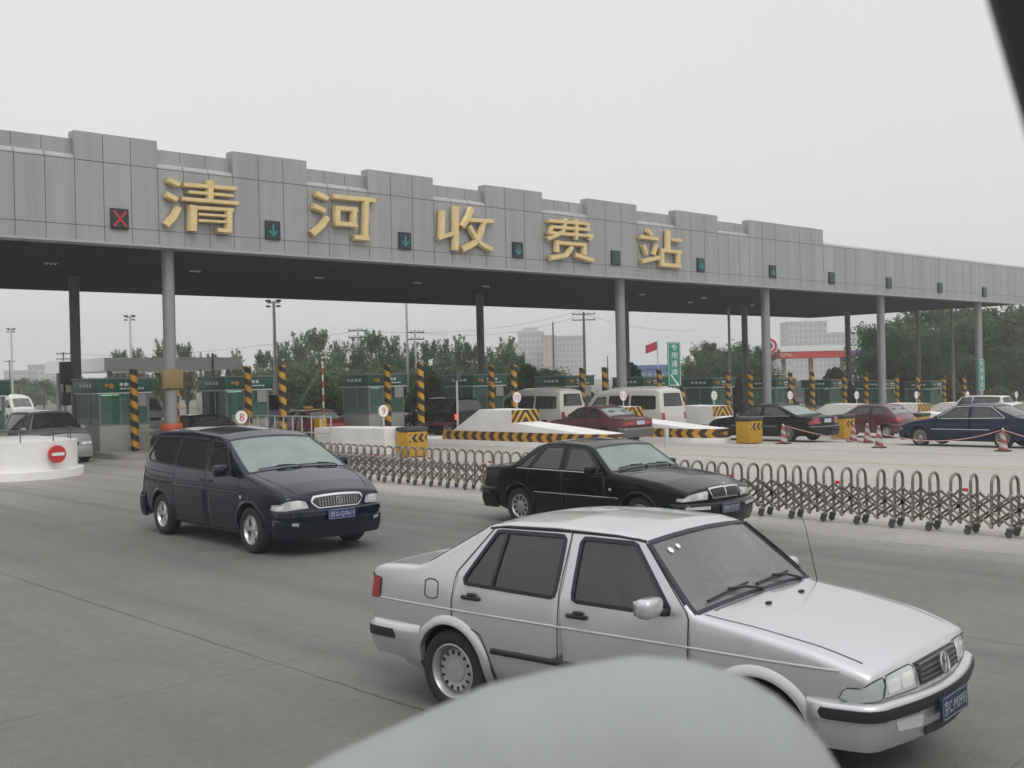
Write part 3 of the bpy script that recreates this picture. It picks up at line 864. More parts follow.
LIMO = dict(  # black saloon
    paint=M['black'], h=.07, sill=.20, axles=(-2.687, -.08), arch=.345, R=.305, W=.195, rim=.20, yw=.735, wheel='cover', rimmat=M['steel'], hw=.9,
    prof=[(.72, .22, 0, .11, .11), (.86, .28, .05, .11, .11), (.905, .42, 0, .11, .12), (.905, .56, 0, .11, .12), (.895, .70, 0, .11, .10), (.85, .775, .06, .07, .07), (.35, .885, .4, .04, .05), (-.15, .945, .3, .035, .05),
          (-.60, .985, .02, .035, .045), (-1.10, 1.345, .06, .035, .04), (-1.30, 1.395, .3, .035, .04), (-1.8, 1.42, .5, .035, .04), (-2.15, 1.40, .4, .035, .045), (-2.36, 1.345, .25, .035, .05),
          (-2.84, 1.03, .12, .03, .05), (-2.98, .998, .08, .025, .05), (-3.54, .965, .2, .03, .05), (-3.62, .935, .04, .05, .05), (-3.68, .70, .05, .06, .06), (-3.68, .45, .05, .06, .07), (-3.52, .25, 0, .06, .07)],
    plan=[(-3.72, .765), (-3.3, .82), (-2.6, .86), (-1.5, .875), (-.5, .87), (.2, .85), (.6, .81), (.9, .72)],
    belt=[(-3.5, .93), (.8, .925)], shape=dict(lean=.48, barrel=.22, zw=.62),
    windows=[[(-.83, .950), (-1.235, 1.288), (-1.615, 1.312), (-1.60, .950)], [(-1.72, .950), (-1.735, 1.316), (-2.16, 1.308), (-2.40, .955)], [(-2.455, .957), (-2.225, 1.292), (-2.31, 1.27), (-2.70, .962)]],
    win_door=[0, 1, None], wr=.03, side_glass=M['glass_mid'], rear_glass=M['glass_mid'], seal=.010, seal_mat=M['trim'],
    doors=[[(-.73, .24), (-.745, .93), (-1.20, 1.315), (-1.675, 1.338), (-1.66, .94), (-1.66, .24)], [(-1.66, .24), (-1.66, .94), (-1.675, 1.338), (-2.20, 1.328), (-2.43, .98), (-2.47, .80), (-2.40, .64), (-2.31, .46), (-2.29, .24)]],
    handles=[(-1.56, .815), (-2.38, .815)], handle_style='bar', handle_mat=M['black'],
    top_seams=[([(.70, .62), (.3, .68), (-.2, .74), (-.56, .76)], .008)],
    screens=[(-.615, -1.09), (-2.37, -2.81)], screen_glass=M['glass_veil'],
    flare=(.04, .008),
    front_bumper=[('front_bumper', .45, 1.02, SEDAN_BUMP(.075, .56, .22), M['black'])],
    rear_bumper=[('rear_bumper', .45, 1.15, SEDAN_BUMP(.06, .60, .25), M['black'])],
    mouldings=[('rub_strip', [(-2.28, .545), (-.45, .545)], .05, .012, M['black']), ('chrome_strip', [(-2.28, .575), (-.45, .575)], .010, .006, M['chrome']), ('window_trim', [(-2.72, .942), (-.80, .932)], .014, .006, M['chrome'])],
    patches=[('headlight', 'F', [(.40, .605), (.385, .735), (.70, .742), (.93, .735), (.94, .655), (.80, .612)], M['lens'], .007, .03),
             ('=grille_frame', 'F', fillet_poly([(-.30, .60, .03), (-.37, .765, .03), (.37, .765, .03), (.30, .60, .03)], True), M['chrome'], .014, .04),
             ('grille', 'F', fillet_poly([(.018, .622, .02), (.018, .745, .02), (.345, .745, .02), (.285, .622, .02)], True), M['grille'], .018, .01),
             ('bumper_lamp', 'F', [(.42, .45), (.42, .505), (.78, .505), (.78, .45)], M['lens'], .092, .03),
             ('side_marker', 'S', rrect(-.62, .70, .05, .035, .012), M['lens'], .006, .01),
             ('tail_light', 'R', [(.40, .72), (.40, .90), (.84, .89), (.84, .72)], M['tailred'], .006, .03)],
    mirror=(-.93, .955, (.12, .20, .13), M['black']),
    cabin=dict(floor=.3, rows=(-1.45, -2.25), half=.72, z=.54, dash=(-.58, .98), rvm=(-1.2, 1.28), mat=M['seatlight']),
)

def saloon(paint_, wb=2.65, fo=.9, ro=1.05, w=.87, hood=.93, boot=.99, belt=.93, roof=1.44, ws=(-.42, -1.10), rs=(-2.35, -2.98), R=.31, tail='tailred', wheel='multi',
           round_=1.0, side_glass=None, hatch=False, nose=.17, wintop=None, belt_r=None, handle='bar'):
    """a generic three- or two-box car"""
    xe = -wb - ro; rt = roof; zt = wintop or roof - .105; br = belt_r or belt + .01
    P = [(fo - .22, .21, 0, .10, .12), (fo - .05, .30, .05, .11, .13), (fo, .48, .05, .12, .14), (fo - .02, .64, .05, .12, .13), (fo - .12 * nose / .17, hood - nose, .1 * round_ + .02, .09, .10), (fo - .5, hood - .06, .3, .04, .06),
         (ws[0] + .4, hood, .3, .035, .05), (ws[0], hood + .05, .03, .035, .045), (ws[1], rt - .075, .08, .035, .045), (ws[1] - .22, rt - .02, .3, .035, .045), ((ws[1] + rs[0]) / 2, rt, .6, .035, .045), (rs[0] + .2, rt - .02, .4, .035, .045), (rs[0], rt - .075, .25, .035, .05)]
    if hatch:
        P += [(rs[1], boot, .08, .04, .06), (xe + .05, .80, .05, .05, .07), (xe, .62, .05, .05, .07), (xe + .03, .40, .05, .05, .07), (xe + .2, .24, 0, .05, .07)]
    else:
        P += [(rs[1], boot + .03, .12, .03, .05), (rs[1] - .12, boot, .1, .025, .05), (xe + .12, boot - .02, .2, .03, .05), (xe + .04, boot - .06, .05, .05, .06), (xe, .70, .05, .06, .08), (xe, .45, .05, .06, .08), (xe + .16, .25, 0, .06, .08)]
    mid = ws[1] - .62 if not hatch else ws[1] - .70
    s = dict(paint=paint_, h=.09, nl=7, sill=.21, axles=(-wb, 0.0), arch=R + .04, R=R, W=.2, rim=R - .10, yw=w - .125, wheel=wheel, rimmat=M['alloy'], hw=w,
             prof=P, plan=[(xe - .05, w - .12), (xe + .35, w - .04), (-wb, w - .01), (-1.3, w), (0, w - .012), (fo - .35, w - .06), (fo, w - .16)], belt=[(xe, br), (fo, belt)], shape=dict(lean=.46, barrel=.22, zw=.62),
             windows=[[(ws[0] - .24, belt + .022), (ws[1] - .10, zt - .02), (mid + .05, zt), (mid + .06, belt + .025)], [(mid - .05, belt + .025), (mid - .05, zt), (rs[0] + .12, zt - .015), (rs[1] + .42, br + .035)]],
             win_door=[0, 1], wr=.04, side_glass=side_glass or M['glass_mid'], rear_glass=M['glass_mid'],
             doors=[[(ws[0] - .15, .25), (ws[0] - .15, belt), (ws[1] - .06, zt + .018), (mid, zt + .02), (mid, .25)], [(mid, .25), (mid, zt + .02), (rs[0] + .07, zt + .01), (rs[1] + .34, br + .04), (max(-wb + .12, rs[1] + .28), .76), (-wb + R + .06, .45), (-wb + R + .08, .25)]],
             handles=[(mid + .14, belt - .10), (max(-wb + .22, rs[1] + .38), belt - .10)], handle_style=handle, handle_mat=paint_,
             screens=[(ws[0] - .02, ws[1] + .01), (rs[0] - .01, rs[1] + .03)], flare=(.04, .008),
             front_bumper=[('front_bumper', .48, .95, SEDAN_BUMP(.05, .58, .21), paint_)], rear_bumper=[('rear_bumper', .5, 1.05, SEDAN_BUMP(.05, .60, .25), paint_)],
             mouldings=[('rub_strip', [(-wb + R + .08, .52), (-R - .1, .52)], .05, .012, paint_)],
             patches=[('headlight', 'F', [(.36, .60), (.36, .71), (.62, .74), (.88, .74), (.86, .63)], M['lens'], .007, .03), ('=grille', 'F', [(-.30, .60), (-.32, .70), (.32, .70), (.30, .60)], M['grille'], .006, .02),
                      ('tail_light', 'R', [(.44, .70), (.42, .86), (.82, .86), (.90, .82), (.88, .70)], M[tail], .006, .03)],
             mirror=(ws[0] - .32, belt + .02, (.12, .19, .13), paint_),
             cabin=dict(floor=.3, rows=(mid + .38, mid - .45), half=w - .16, z=.54, dash=(ws[0] + .02, hood + .01), rvm=(ws[1] + .02, rt - .16), mat=M['seat']))
    return s

MINIBUS = dict(  # white high-roofed minibus
    cat='van', paint=M['beige'], h=.10, nl=7, sill=.26, axles=(-2.57, 0.0), arch=.36, R=.32, W=.19, rim=.20, yw=.72, wheel='steel', rimmat=M['steel'], hw=.84,
    prof=[(.86, .26, 0, .06, .12), (1.05, .34, .05, .07, .13), (1.10, .55, .05, .08, .14), (1.08, .85, .05, .08, .14), (1.00, 1.10, .08, .07, .12), (.80, 1.22, .1, .06, .10), (.25, 1.86, .12, .05, .09), (-.10, 2.02, .2, .06, .12), (-.8, 2.14, .5, .07, .14),
          (-2.4, 2.16, .8, .07, .14), (-3.30, 2.12, .3, .06, .14), (-3.55, 2.02, .15, .05, .12), (-3.66, 1.30, .1, .04, .09), (-3.72, .90, .05, .04, .09), (-3.74, .5, .05, .04, .09), (-3.6, .28, 0, .04, .09)],
    plan=[(-3.8, .80), (-3.4, .835), (-2, .845), (0, .845), (.7, .82), (1.1, .74)], belt=[(-3.7, 1.18), (1, 1.15)], shape=dict(lean=.15, barrel=.08, zw=.8, tuck=.3, ztuck=.45),
    windows=[[(.42, 1.20), (.02, 1.70), (-.55, 1.74), (-.55, 1.20)], [(-.72, 1.20), (-.72, 1.76), (-1.85, 1.78), (-1.85, 1.20)], [(-1.98, 1.20), (-1.98, 1.78), (-3.30, 1.76), (-3.36, 1.22)]],
    win_door=[0, 1, None], wr=.07, side_glass=M['glass_dark'], rear_glass=M['glass_dark'],
    doors=[[(.62, .32), (.62, 1.16), (.10, 1.78), (-.63, 1.80), (-.63, .32)], [(-.63, .32), (-.63, 1.80), (-1.92, 1.84), (-1.92, .32)]],
    handles=[(-.52, 1.02), (-.75, 1.02)], screens=[(.78, .28), (-3.575, -3.655)], screen_u=5,
    front_bumper=[('front_bumper', .5, .95, SEDAN_BUMP(.05, .58, .26), M['beige'])], rear_bumper=[('rear_bumper', .5, .86, SEDAN_BUMP(.07, .60, .36), M['grillegrey'])],
    patches=[('headlight', 'F', [(.42, .70), (.42, .88), (.80, .88), (.80, .70)], M['lens'], .007, .03), ('=grille', 'F', [(-.40, .70), (-.40, .86), (.40, .86), (.40, .70)], M['grille'], .006, .02),
             ('tail_light', 'R', [(.62, .78), (.62, 1.06), (.80, 1.06), (.80, .78)], M['tailred'], .008, .03)],
    mirror=(.45, 1.22, (.10, .16, .24), M['trim']),
    cabin=dict(floor=.5, rows=(-.35, -1.4, -2.4), half=.72, z=.80, dash=(.55, 1.18), rvm=(.15, 1.66), mat=M['seat']))
# ================================================================== the toll plaza
# world: X runs along the gantry, Y through the lanes, the photographer stands at (0, 0)
CAM_H = 2.42
def gz(x): return -.025 * max(0.0, min(x, 85.0) - 30.0)
XI = [16.7, 21.9, 27.9, 33.7, 39.6, 45.4, 51.3, 57.4, 63.4, 69.9, 76.5]      # island centre lines (lanes 8 to 18)

# ------------------------------------------------------------------ procedural surfaces
def nodes_of(m): return m.node_tree.nodes, m.node_tree.links

def road_material():
    m = bpy.data.materials.new('road_surface'); m.use_nodes = True
    N, L = nodes_of(m); b = N['Principled BSDF']
    tc = N.new('ShaderNodeTexCoord'); sep = N.new('ShaderNodeSeparateXYZ'); L.new(tc.outputs['Object'], sep.inputs[0])
    def noise(scale, det=5, vec=None, rough=.6):
        n = N.new('ShaderNodeTexNoise'); n.inputs['Scale'].default_value = scale; n.inputs['Detail'].default_value = det; n.inputs['Roughness'].default_value = rough
        L.new(vec or tc.outputs['Object'], n.inputs['Vector']); return n.outputs['Fac']
    def math_(op, a, c=None, clamp=False):
        n = N.new('ShaderNodeMath'); n.operation = op; n.use_clamp = clamp
        for i, v in enumerate((a, c)):
            if v is None: continue
            if isinstance(v, (int, float)): n.inputs[i].default_value = v
            else: L.new(v, n.inputs[i])
        return n.outputs[0]
    def rng(v, a, b_, c, d, smooth=True):
        n = N.new('ShaderNodeMapRange'); n.interpolation_type = 'SMOOTHSTEP' if smooth else 'LINEAR'
        for k, q in zip(('From Min', 'From Max', 'To Min', 'To Max'), (a, b_, c, d)): n.inputs[k].default_value = q
        L.new(v, n.inputs['Value']); return n.outputs['Result']
    def mix(f, a, c):
        n = N.new('ShaderNodeMix'); n.data_type = 'RGBA'
        L.new(f, n.inputs['Factor']) if not isinstance(f, float) else setattr(n.inputs['Factor'], 'default_value', f)
        for k, v in (('A', a), ('B', c)):
            if isinstance(v, tuple): n.inputs[k].default_value = v + (1,)
            else: L.new(v, n.inputs[k])
        return n.outputs['Result']
    st = N.new('ShaderNodeMapping'); st.inputs['Scale'].default_value = (1.0, .10, 1); L.new(tc.outputs['Object'], st.inputs['Vector'])
    streak = noise(.9, 6, st.outputs[0]); big = noise(.16, 4); mid = noise(1.3, 6); fine = noise(60, 3)
    wob = math_('MULTIPLY', math_('SUBTRACT', noise(.25, 3), .5), 2.6)
    xw = math_('ADD', sep.outputs['X'], wob)
    pale = rng(xw, 13.2, 16.0, 0, 1)                        # dusty concrete beyond the exit lanes
    pale2 = rng(sep.outputs['Y'], 19, 34, 0, .75)           # and near the booths
    p = math_('MAXIMUM', pale, pale2)
    base = mix(p, (.168, .163, .150), (.395, .38, .345))
    dark = mix(rng(big, .35, .65, 0, .55), base, mix(p, (.108, .106, .099), (.33, .317, .287)))
    dark = mix(rng(streak, .42, .72, 0, .5), dark, mix(p, (.105, .104, .10), (.295, .283, .256)))
    dark = mix(rng(mid, .48, .8, 0, .3), dark, mix(p, (.235, .23, .215), (.46, .44, .39)))
    # oil drip line along each lane
    def line_at(x0, half):
        d = math_('ABSOLUTE', math_('SUBTRACT', math_('ADD', sep.outputs['X'], math_('MULTIPLY', wob, .25)), x0))
        return rng(d, 0, half, 1, 0)
    for x0, hf, k in ((7.2, .7, .35), (12.0, .8, .35), (5.6, .32, .35), (7.9, .30, .3), (9.4, .3, .4), (10.9, .32, .35), (13.0, .3, .4), (14.4, .3, .35), (2.6, .35, .3), (31.0, .6, .35), (36.7, .6, .4), (42.5, .6, .3), (19.5, .8, .2)):
        dark = mix(math_('MULTIPLY', math_('MULTIPLY', line_at(x0, hf), k), rng(streak, .3, .7, .3, 1.0)), dark, (.075, .074, .070))
    # slab joints, wandering a little, sealed with bitumen in places
    fw = math_('MULTIPLY', math_('SUBTRACT', noise(2.2, 5), .5), .10)
    jm = None
    for x0 in (.5, 5.05, 9.85, 14.6):
        d = math_('ABSOLUTE', math_('SUBTRACT', math_('ADD', math_('ADD', sep.outputs['X'], fw), math_('MULTIPLY', wob, .02)), x0))
        v = rng(d, .006, .020, 1, 0); jm = v if jm is None else math_('MAXIMUM', jm, v)
    ym = math_('ABSOLUTE', math_('SUBTRACT', math_('MODULO', math_('ADD', math_('ADD', sep.outputs['Y'], 100.6), math_('MULTIPLY', fw, 1.5)), 5.6), 2.8))
    jm = math_('MAXIMUM', jm, math_('MULTIPLY', rng(ym, .004, .016, 1, 0), .55))
    jm = math_('MULTIPLY', jm, rng(big, .3, .6, .55, 1))
    col = mix(math_('MULTIPLY', jm, .75), dark, (.045, .045, .044))
    sc_ = N.new('ShaderNodeVectorMath'); sc_.operation = 'SCALE'; L.new(col, sc_.inputs[0]); L.new(math_('MULTIPLY', rng(fine, .25, .75, .82, 1.18), rng(noise(9, 4), .3, .7, .93, 1.07)), sc_.inputs['Scale'])
    L.new(sc_.outputs[0], b.inputs['Base Color'])
    L.new(rng(mid, .3, .7, .62, .85), b.inputs['Roughness']); b.inputs['Specular IOR Level'].default_value = .35
    bp = N.new('ShaderNodeBump'); bp.inputs['Strength'].default_value = .35; bp.inputs['Distance'].default_value = .01
    L.new(math_('SUBTRACT', fine, math_('MULTIPLY', jm, 2)), bp.inputs['Height']); L.new(bp.outputs[0], b.inputs['Normal'])
    return m

def stripe_material(name, mode, c1, c2, pitch, rough=.55, k=1.0):
    """mode 'spiral' round z; 'chevron_y' along Y; 'chevron_x' along X; 'diag_x'"""
    m = bpy.data.materials.new(name); m.use_nodes = True
    N, L = nodes_of(m); b = N['Principled BSDF']; b.inputs['Roughness'].default_value = rough
    tc = N.new('ShaderNodeTexCoord'); sep = N.new('ShaderNodeSeparateXYZ'); L.new(tc.outputs['Object'], sep.inputs[0])
    def ma(op, a, c=None):
        n = N.new('ShaderNodeMath'); n.operation = op
        for i, v in enumerate((a, c)):
            if v is None: continue
            if isinstance(v, (int, float)): n.inputs[i].default_value = v
            else: L.new(v, n.inputs[i])
        return n.outputs[0]
    X, Y, Z = sep.outputs
    if mode == 'spiral':
        ang = ma('DIVIDE', ma('ARCTAN2', Y, X), 2 * PI); s = ma('ADD', ma('DIVIDE', Z, pitch), ang)
    elif mode == 'rings': s = ma('DIVIDE', Z, pitch)
    elif mode == 'chevron_y': s = ma('DIVIDE', ma('ADD', Y, ma('MULTIPLY', ma('ABSOLUTE', Z), k)), pitch)
    elif mode == 'chevron_x': s = ma('DIVIDE', ma('ADD', X, ma('MULTIPLY', ma('ABSOLUTE', Z), k)), pitch)
    elif mode == 'peak_x': s = ma('DIVIDE', ma('ADD', Z, ma('MULTIPLY', ma('ABSOLUTE', X), k)), pitch)
    fr = ma('FRACT', s); g = ma('GREATER_THAN', fr, .5)
    nz = N.new('ShaderNodeTexNoise'); nz.inputs['Scale'].default_value = 5; nz.inputs['Detail'].default_value = 6; L.new(tc.outputs['Object'], nz.inputs['Vector'])
    mx = N.new('ShaderNodeMix'); mx.data_type = 'RGBA'; mx.inputs['A'].default_value = c1 + (1,); mx.inputs['B'].default_value = c2 + (1,); L.new(g, mx.inputs['Factor'])
    sc_ = N.new('ShaderNodeVectorMath'); sc_.operation = 'SCALE'; L.new(mx.outputs['Result'], sc_.inputs[0])
    r = N.new('ShaderNodeMapRange'); r.inputs['From Min'].default_value = .3; r.inputs['From Max'].default_value = .75; r.inputs['To Min'].default_value = 1.15; r.inputs['To Max'].default_value = .65
    L.new(nz.outputs['Fac'], r.inputs['Value']); L.new(r.outputs['Result'], sc_.inputs['Scale']); L.new(sc_.outputs[0], b.inputs['Base Color'])
    return m

def panel_material():
    """brushed aluminium sheets: each sheet a slightly different grey, faint streaks of rain dirt"""
    m = bpy.data.materials.new('facade_sheet'); m.use_nodes = True
    N, L = nodes_of(m); b = N['Principled BSDF']; b.inputs['Roughness'].default_value = .48; b.inputs['Metallic'].default_value = .15
    tc = N.new('ShaderNodeTexCoord'); sep = N.new('ShaderNodeSeparateXYZ'); L.new(tc.outputs['Object'], sep.inputs[0])
    fl = N.new('ShaderNodeMath'); fl.operation = 'MULTIPLY'; fl.inputs[1].default_value = 1.04; L.new(sep.outputs['X'], fl.inputs[0])
    f2 = N.new('ShaderNodeMath'); f2.operation = 'FLOOR'; L.new(fl.outputs[0], f2.inputs[0])
    wn = N.new('ShaderNodeTexWhiteNoise'); wn.noise_dimensions = '1D'; L.new(f2.outputs[0], wn.inputs['W'])
    mp = N.new('ShaderNodeMapping'); mp.inputs['Scale'].default_value = (2.5, 2.5, .16); L.new(tc.outputs['Object'], mp.inputs['Vector'])
    nz = N.new('ShaderNodeTexNoise'); nz.inputs['Scale'].default_value = 1.6; nz.inputs['Detail'].default_value = 7; L.new(mp.outputs[0], nz.inputs['Vector'])
    a = N.new('ShaderNodeMapRange'); a.inputs['To Min'].default_value = .93; a.inputs['To Max'].default_value = 1.06; L.new(wn.outputs['Value'], a.inputs['Value'])
    c = N.new('ShaderNodeMapRange'); c.inputs['From Min'].default_value = .3; c.inputs['From Max'].default_value = .75; c.inputs['To Min'].default_value = 1.05; c.inputs['To Max'].default_value = .88; L.new(nz.outputs['Fac'], c.inputs['Value'])
    mu = N.new('ShaderNodeMath'); mu.operation = 'MULTIPLY'; L.new(a.outputs[0], mu.inputs[0]); L.new(c.outputs[0], mu.inputs[1])
    sc_ = N.new('ShaderNodeVectorMath'); sc_.operation = 'SCALE'; sc_.inputs[0].default_value = (.325, .333, .330); L.new(mu.outputs[0], sc_.inputs['Scale'])
    L.new(sc_.outputs[0], b.inputs['Base Color'])
    return m

YEL, BLK = (.52, .28, .025), (.018, .017, .016)
M['road'] = road_material()
M['panel'] = panel_material()
M['panel_roll'] = mat('rolled_sheet', (.37, .37, .36), .4, .15, noise=.08, nscale=1.5)
M['seam'] = mat('sheet_seam', (.06, .06, .06), .9)
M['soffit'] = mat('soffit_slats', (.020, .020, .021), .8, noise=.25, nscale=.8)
M['column'] = mat('column_steel', (.27, .275, .275), .42, .35, noise=.10, nscale=1.2)
M['column_dark'] = mat('column_steel_dark', (.15, .155, .155), .5, .3, noise=.12, nscale=1.2)  # darker grey steel for the rear columns
M['gold'] = mat('gold_leaf_paint', (.70, .545, .27), .38, .35, noise=.10, nscale=3)
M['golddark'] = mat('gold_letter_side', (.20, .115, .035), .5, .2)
M['black'] = M['black']
M['signalbox'] = mat('signal_face', (.012, .016, .018), .35)
M['teal'] = mat('signal_glass_unlit', (.012, .045, .045), .3)
M['arrow'] = mat('green_lamp', (.015, .14, .13), .5, emit=(.03, .36, .29), estr=.22)
M['cross'] = mat('red_lamp', (.28, .015, .03), .5, emit=(.55, .02, .05), estr=.22)
M['concrete'] = mat('concrete', (.30, .29, .265), .85, noise=.18, nscale=1.3, bump=.2, bscale=30)
M['whitewash'] = mat('white_painted_concrete', (.76, .75, .73), .75, noise=.10, nscale=1.1, bump=.12, bscale=20)
M['spiral'] = stripe_material('spiral_stripes', 'spiral', YEL, BLK, .46)
M['chev_y'] = stripe_material('chevron_band', 'chevron_y', YEL, (.05, .018, .014), .50, k=.9)
M['chev_x'] = stripe_material('chevron_band_small', 'chevron_x', BLK, YEL, .26, k=-.9)
M['peak'] = stripe_material('chevron_peak', 'peak_x', YEL, BLK, .36, k=1.25)
M['redwhite'] = stripe_material('red_white_rings', 'rings', (.62, .60, .58), (.42, .03, .03), .5)
M['conewrap'] = stripe_material('cone_stripes', 'spiral', (.40, .385, .37), (.27, .05, .045), .26)
M['yellowbox'] = mat('yellow_plastic', (.46, .26, .012), .5, noise=.12, nscale=4)
M['darklid'] = mat('grey_lid', (.045, .048, .05), .6)
M['boothgreen'] = mat('booth_sign_green', (.012, .085, .060), .4, noise=.12, nscale=2)
M['boothgrey'] = mat('booth_panel', (.34, .335, .31), .6, noise=.10, nscale=2)
M['boothframe'] = mat('booth_frame', (.22, .24, .235), .45, .4)
M['boothglass'] = glass('booth_glass', (.55, .88, .74), .70, dust=.24, veilcol=(.22, .46, .36))  # green diffuse share lightens the panes
M['boothin'] = mat('booth_interior', (.06, .20, .17), .8)
M['signwhite'] = mat('sign_white', (.72, .73, .72), .5)
M['emblem'] = mat('emblem_orange', (.50, .22, .06), .5)
M['signred'] = mat('sign_red', (.50, .02, .03), .45)
M['signgreen'] = mat('guide_sign_green', (.005, .19, .135), .4, noise=.06, nscale=3)
M['pole'] = mat('galvanised_pole', (.50, .505, .50), .5, .2, noise=.1, nscale=2)
M['poledark'] = mat('dark_pole', (.07, .07, .07), .6)
M['polewood'] = mat('concrete_post', (.27, .25, .20), .85, noise=.15, nscale=2)
M['gate'] = mat('gate_steel', (.195, .175, .145), .42, .40, noise=.25, nscale=6)
M['gatecap'] = mat('gate_pivot', (.42, .40, .37), .3, .7)
M['orange'] = mat('orange_plastic', (.40, .075, .02), .6)
M['board'] = mat('ochre_board', (.22, .155, .06), .6, noise=.15, nscale=6)
M['yellowline'] = mat('road_paint_yellow', (.42, .35, .16), .8, noise=.35, nscale=2.5)

# ------------------------------------------------------------------ ground
def sheet(name, xs, ys, dz, m):
    P = np.array([[(x, y, gz(x) + dz) for x in xs] for y in ys])
    o = MB().grid(P).build(name, m, smooth=False); o['kind'] = 'structure'; return o
sheet('ground', [-1500, -60, 0, 30, 85, 1600], [-900, -60, 75, 2200], -.035, mat('earth', (.13, .125, .10), .95, noise=.25, nscale=.05))
sheet('road', [-45, 0, 15, 30, 45, 60, 85, 100], list(range(-50, 92, 10)), 0, M['road'])
sheet('lane_marking', [26.82, 26.98], [-4, 22.5], .004, M['yellowline'])
sheet('lane_marking', [17.32, 17.44], [20, 28.5], .004, M['yellowline'])

# ------------------------------------------------------------------ the gantry roof
YF = 34.6; ZB, ZS, ZT, ZH, ZL = 7.03, 7.50, 9.53, 10.41, 10.13
high = [(-2.5, .4), (2.9, 5.6), (8.2, 10.9), (13.62, 16.32), (19.02, 21.96), (24.62, 27.73), (30.45, 33.7), (36.5, 39.81), (42.66, 45.97), (48.6, 55.58)]
X0, X1 = -8.0, 82.6
G = thing('toll_gantry', 'long grey panelled toll gantry roof on round steel columns spanning every lane', 'toll gantry', (0, 0, 0))
f = MB()
f.box(((X0 + X1) / 2, YF + .6, (ZS + ZT) / 2 + .002), (X1 - X0, 1.2, ZT - ZS - .004))
f.box(((X0 + X1) / 2, YF + .6, (ZB + ZS) / 2), (X1 - X0, 1.2, ZS - ZB))
# right flank of the roof (end face)
f.box((X1 - .3, YF + 1.2 + 8.6, (ZB + ZT) / 2), (.6, 17.2, ZT - ZB))
f.build('fascia', M['panel'], G, smooth=False)
for a, b in high:
    MB().box(((a + b) / 2, YF + .22, (ZT + ZH) / 2), (b - a, .44, ZH - ZT - .004)).build('parapet_block', M['panel'], G, angle=30)
lows = [(high[i][1], high[i + 1][0]) for i in range(len(high) - 1)]
for a, b in lows:
    mb = MB().box(((a + b) / 2, YF + .24 + .1, (ZT + ZL) / 2 + .03), (b - a - .004, .2, ZL - ZT + .06 - .004)); mb.build('parapet_recess', M['panel'], G, smooth=False)
for a, b in lows + [(high[-1][1], X1)]:
    rl = MB(); n = 3 if b < 50 else 12
    for k in range(n):
        u, v = a + (b - a) * k / n + .012, a + (b - a) * (k + 1) / n - .012
        rl.tube([(u, YF + .205, ZT), (v, YF + .205, ZT)], .185, 20)
    rl.build('parapet_roll', M['panel_roll'], G, angle=50)
sm = MB(); e = .003; w = .019
xs_seam = []
bounds = sorted(set([q for p in high for q in p]))
for a, b in zip(bounds[:-1], bounds[1:]):
    n = 3 if b - a < 4.5 else 6
    xs_seam += [a + (b - a) * k / n for k in range(n)]
x = bounds[-1]
while x < X1: xs_seam.append(x); x += 1.12
x = bounds[0]
while x > X0: xs_seam.append(x); x -= .95
for x in xs_seam:
    top = ZT
    for a, b in high:
        if a + .05 < x < b - .05: top = ZH - .03
    sm.box((x, YF - e / 2, (ZB + top) / 2), (w, e, top - ZB - .01))
    for a, b in lows:
        if a + .05 < x < b - .05: sm.box((x, YF + .24 - e / 2, (ZT + ZL) / 2 + .15), (w, e, ZL - ZT - .2))
for z in (ZS, ZT - .015): sm.box(((X0 + X1) / 2, YF - .001 - e / 2, z), (X1 - X0, e + .002, w * .9))
sm.build('panel_seam', M['seam'], G, smooth=False)
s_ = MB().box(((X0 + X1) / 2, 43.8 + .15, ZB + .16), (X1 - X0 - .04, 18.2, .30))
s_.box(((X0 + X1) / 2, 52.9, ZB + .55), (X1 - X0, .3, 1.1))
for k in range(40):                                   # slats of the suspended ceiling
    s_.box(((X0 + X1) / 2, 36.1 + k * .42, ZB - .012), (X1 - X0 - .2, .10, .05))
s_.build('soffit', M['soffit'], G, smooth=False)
MB().box(((X0 + X1) / 2, 44.2, ZB + 1.9), (X1 - X0 - .8, 17.2, .2)).build('roof_deck', M['concrete'], G, smooth=False)
MB().box(((X0 + X1) / 2, YF + .04, ZB - .035), (X1 - X0, .10, .07)).build('drip_edge', M['panel_roll'], G, smooth=False)
for i in (0, 4, 6, 8, 10):
    x = XI[i]
    MB().lathe([(.235 if i else .205, gz(x) - .1), (.235 if i else .205, ZB + .05)], 'z', 24, (x + (.36 if i == 0 else 0), 35.57, 0)).build('column', M['column'], G)
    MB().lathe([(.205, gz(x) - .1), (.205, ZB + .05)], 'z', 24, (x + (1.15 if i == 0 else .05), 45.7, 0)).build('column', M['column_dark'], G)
ltc = mat('ceiling_tube', (.6, .6, .6), .5, emit=(1, 1, .95), estr=.5)
lt = mat('lamp_tube', (.8, .8, .8), .5, emit=(1, 1, .95), estr=4.0)
for x, y in [(15.2, 41), (20.8, 41), (26.5, 41), (31.8, 41), (36.0, 41), (47.5, 41), (53, 41), (55.5, 44), (62, 44)]:
    q = MB().box((x, y, ZB - .06), (.5, .10, .04)); o = q.build('ceiling_lamp', M['boothframe'], G, smooth=False)
    d = MB()
    for k in range(3): d.box((x - .15 + .15 * k, y, ZB - .10), (.03, .05, .02))
    d.build('lamp_tube', ltc, o, smooth=False)

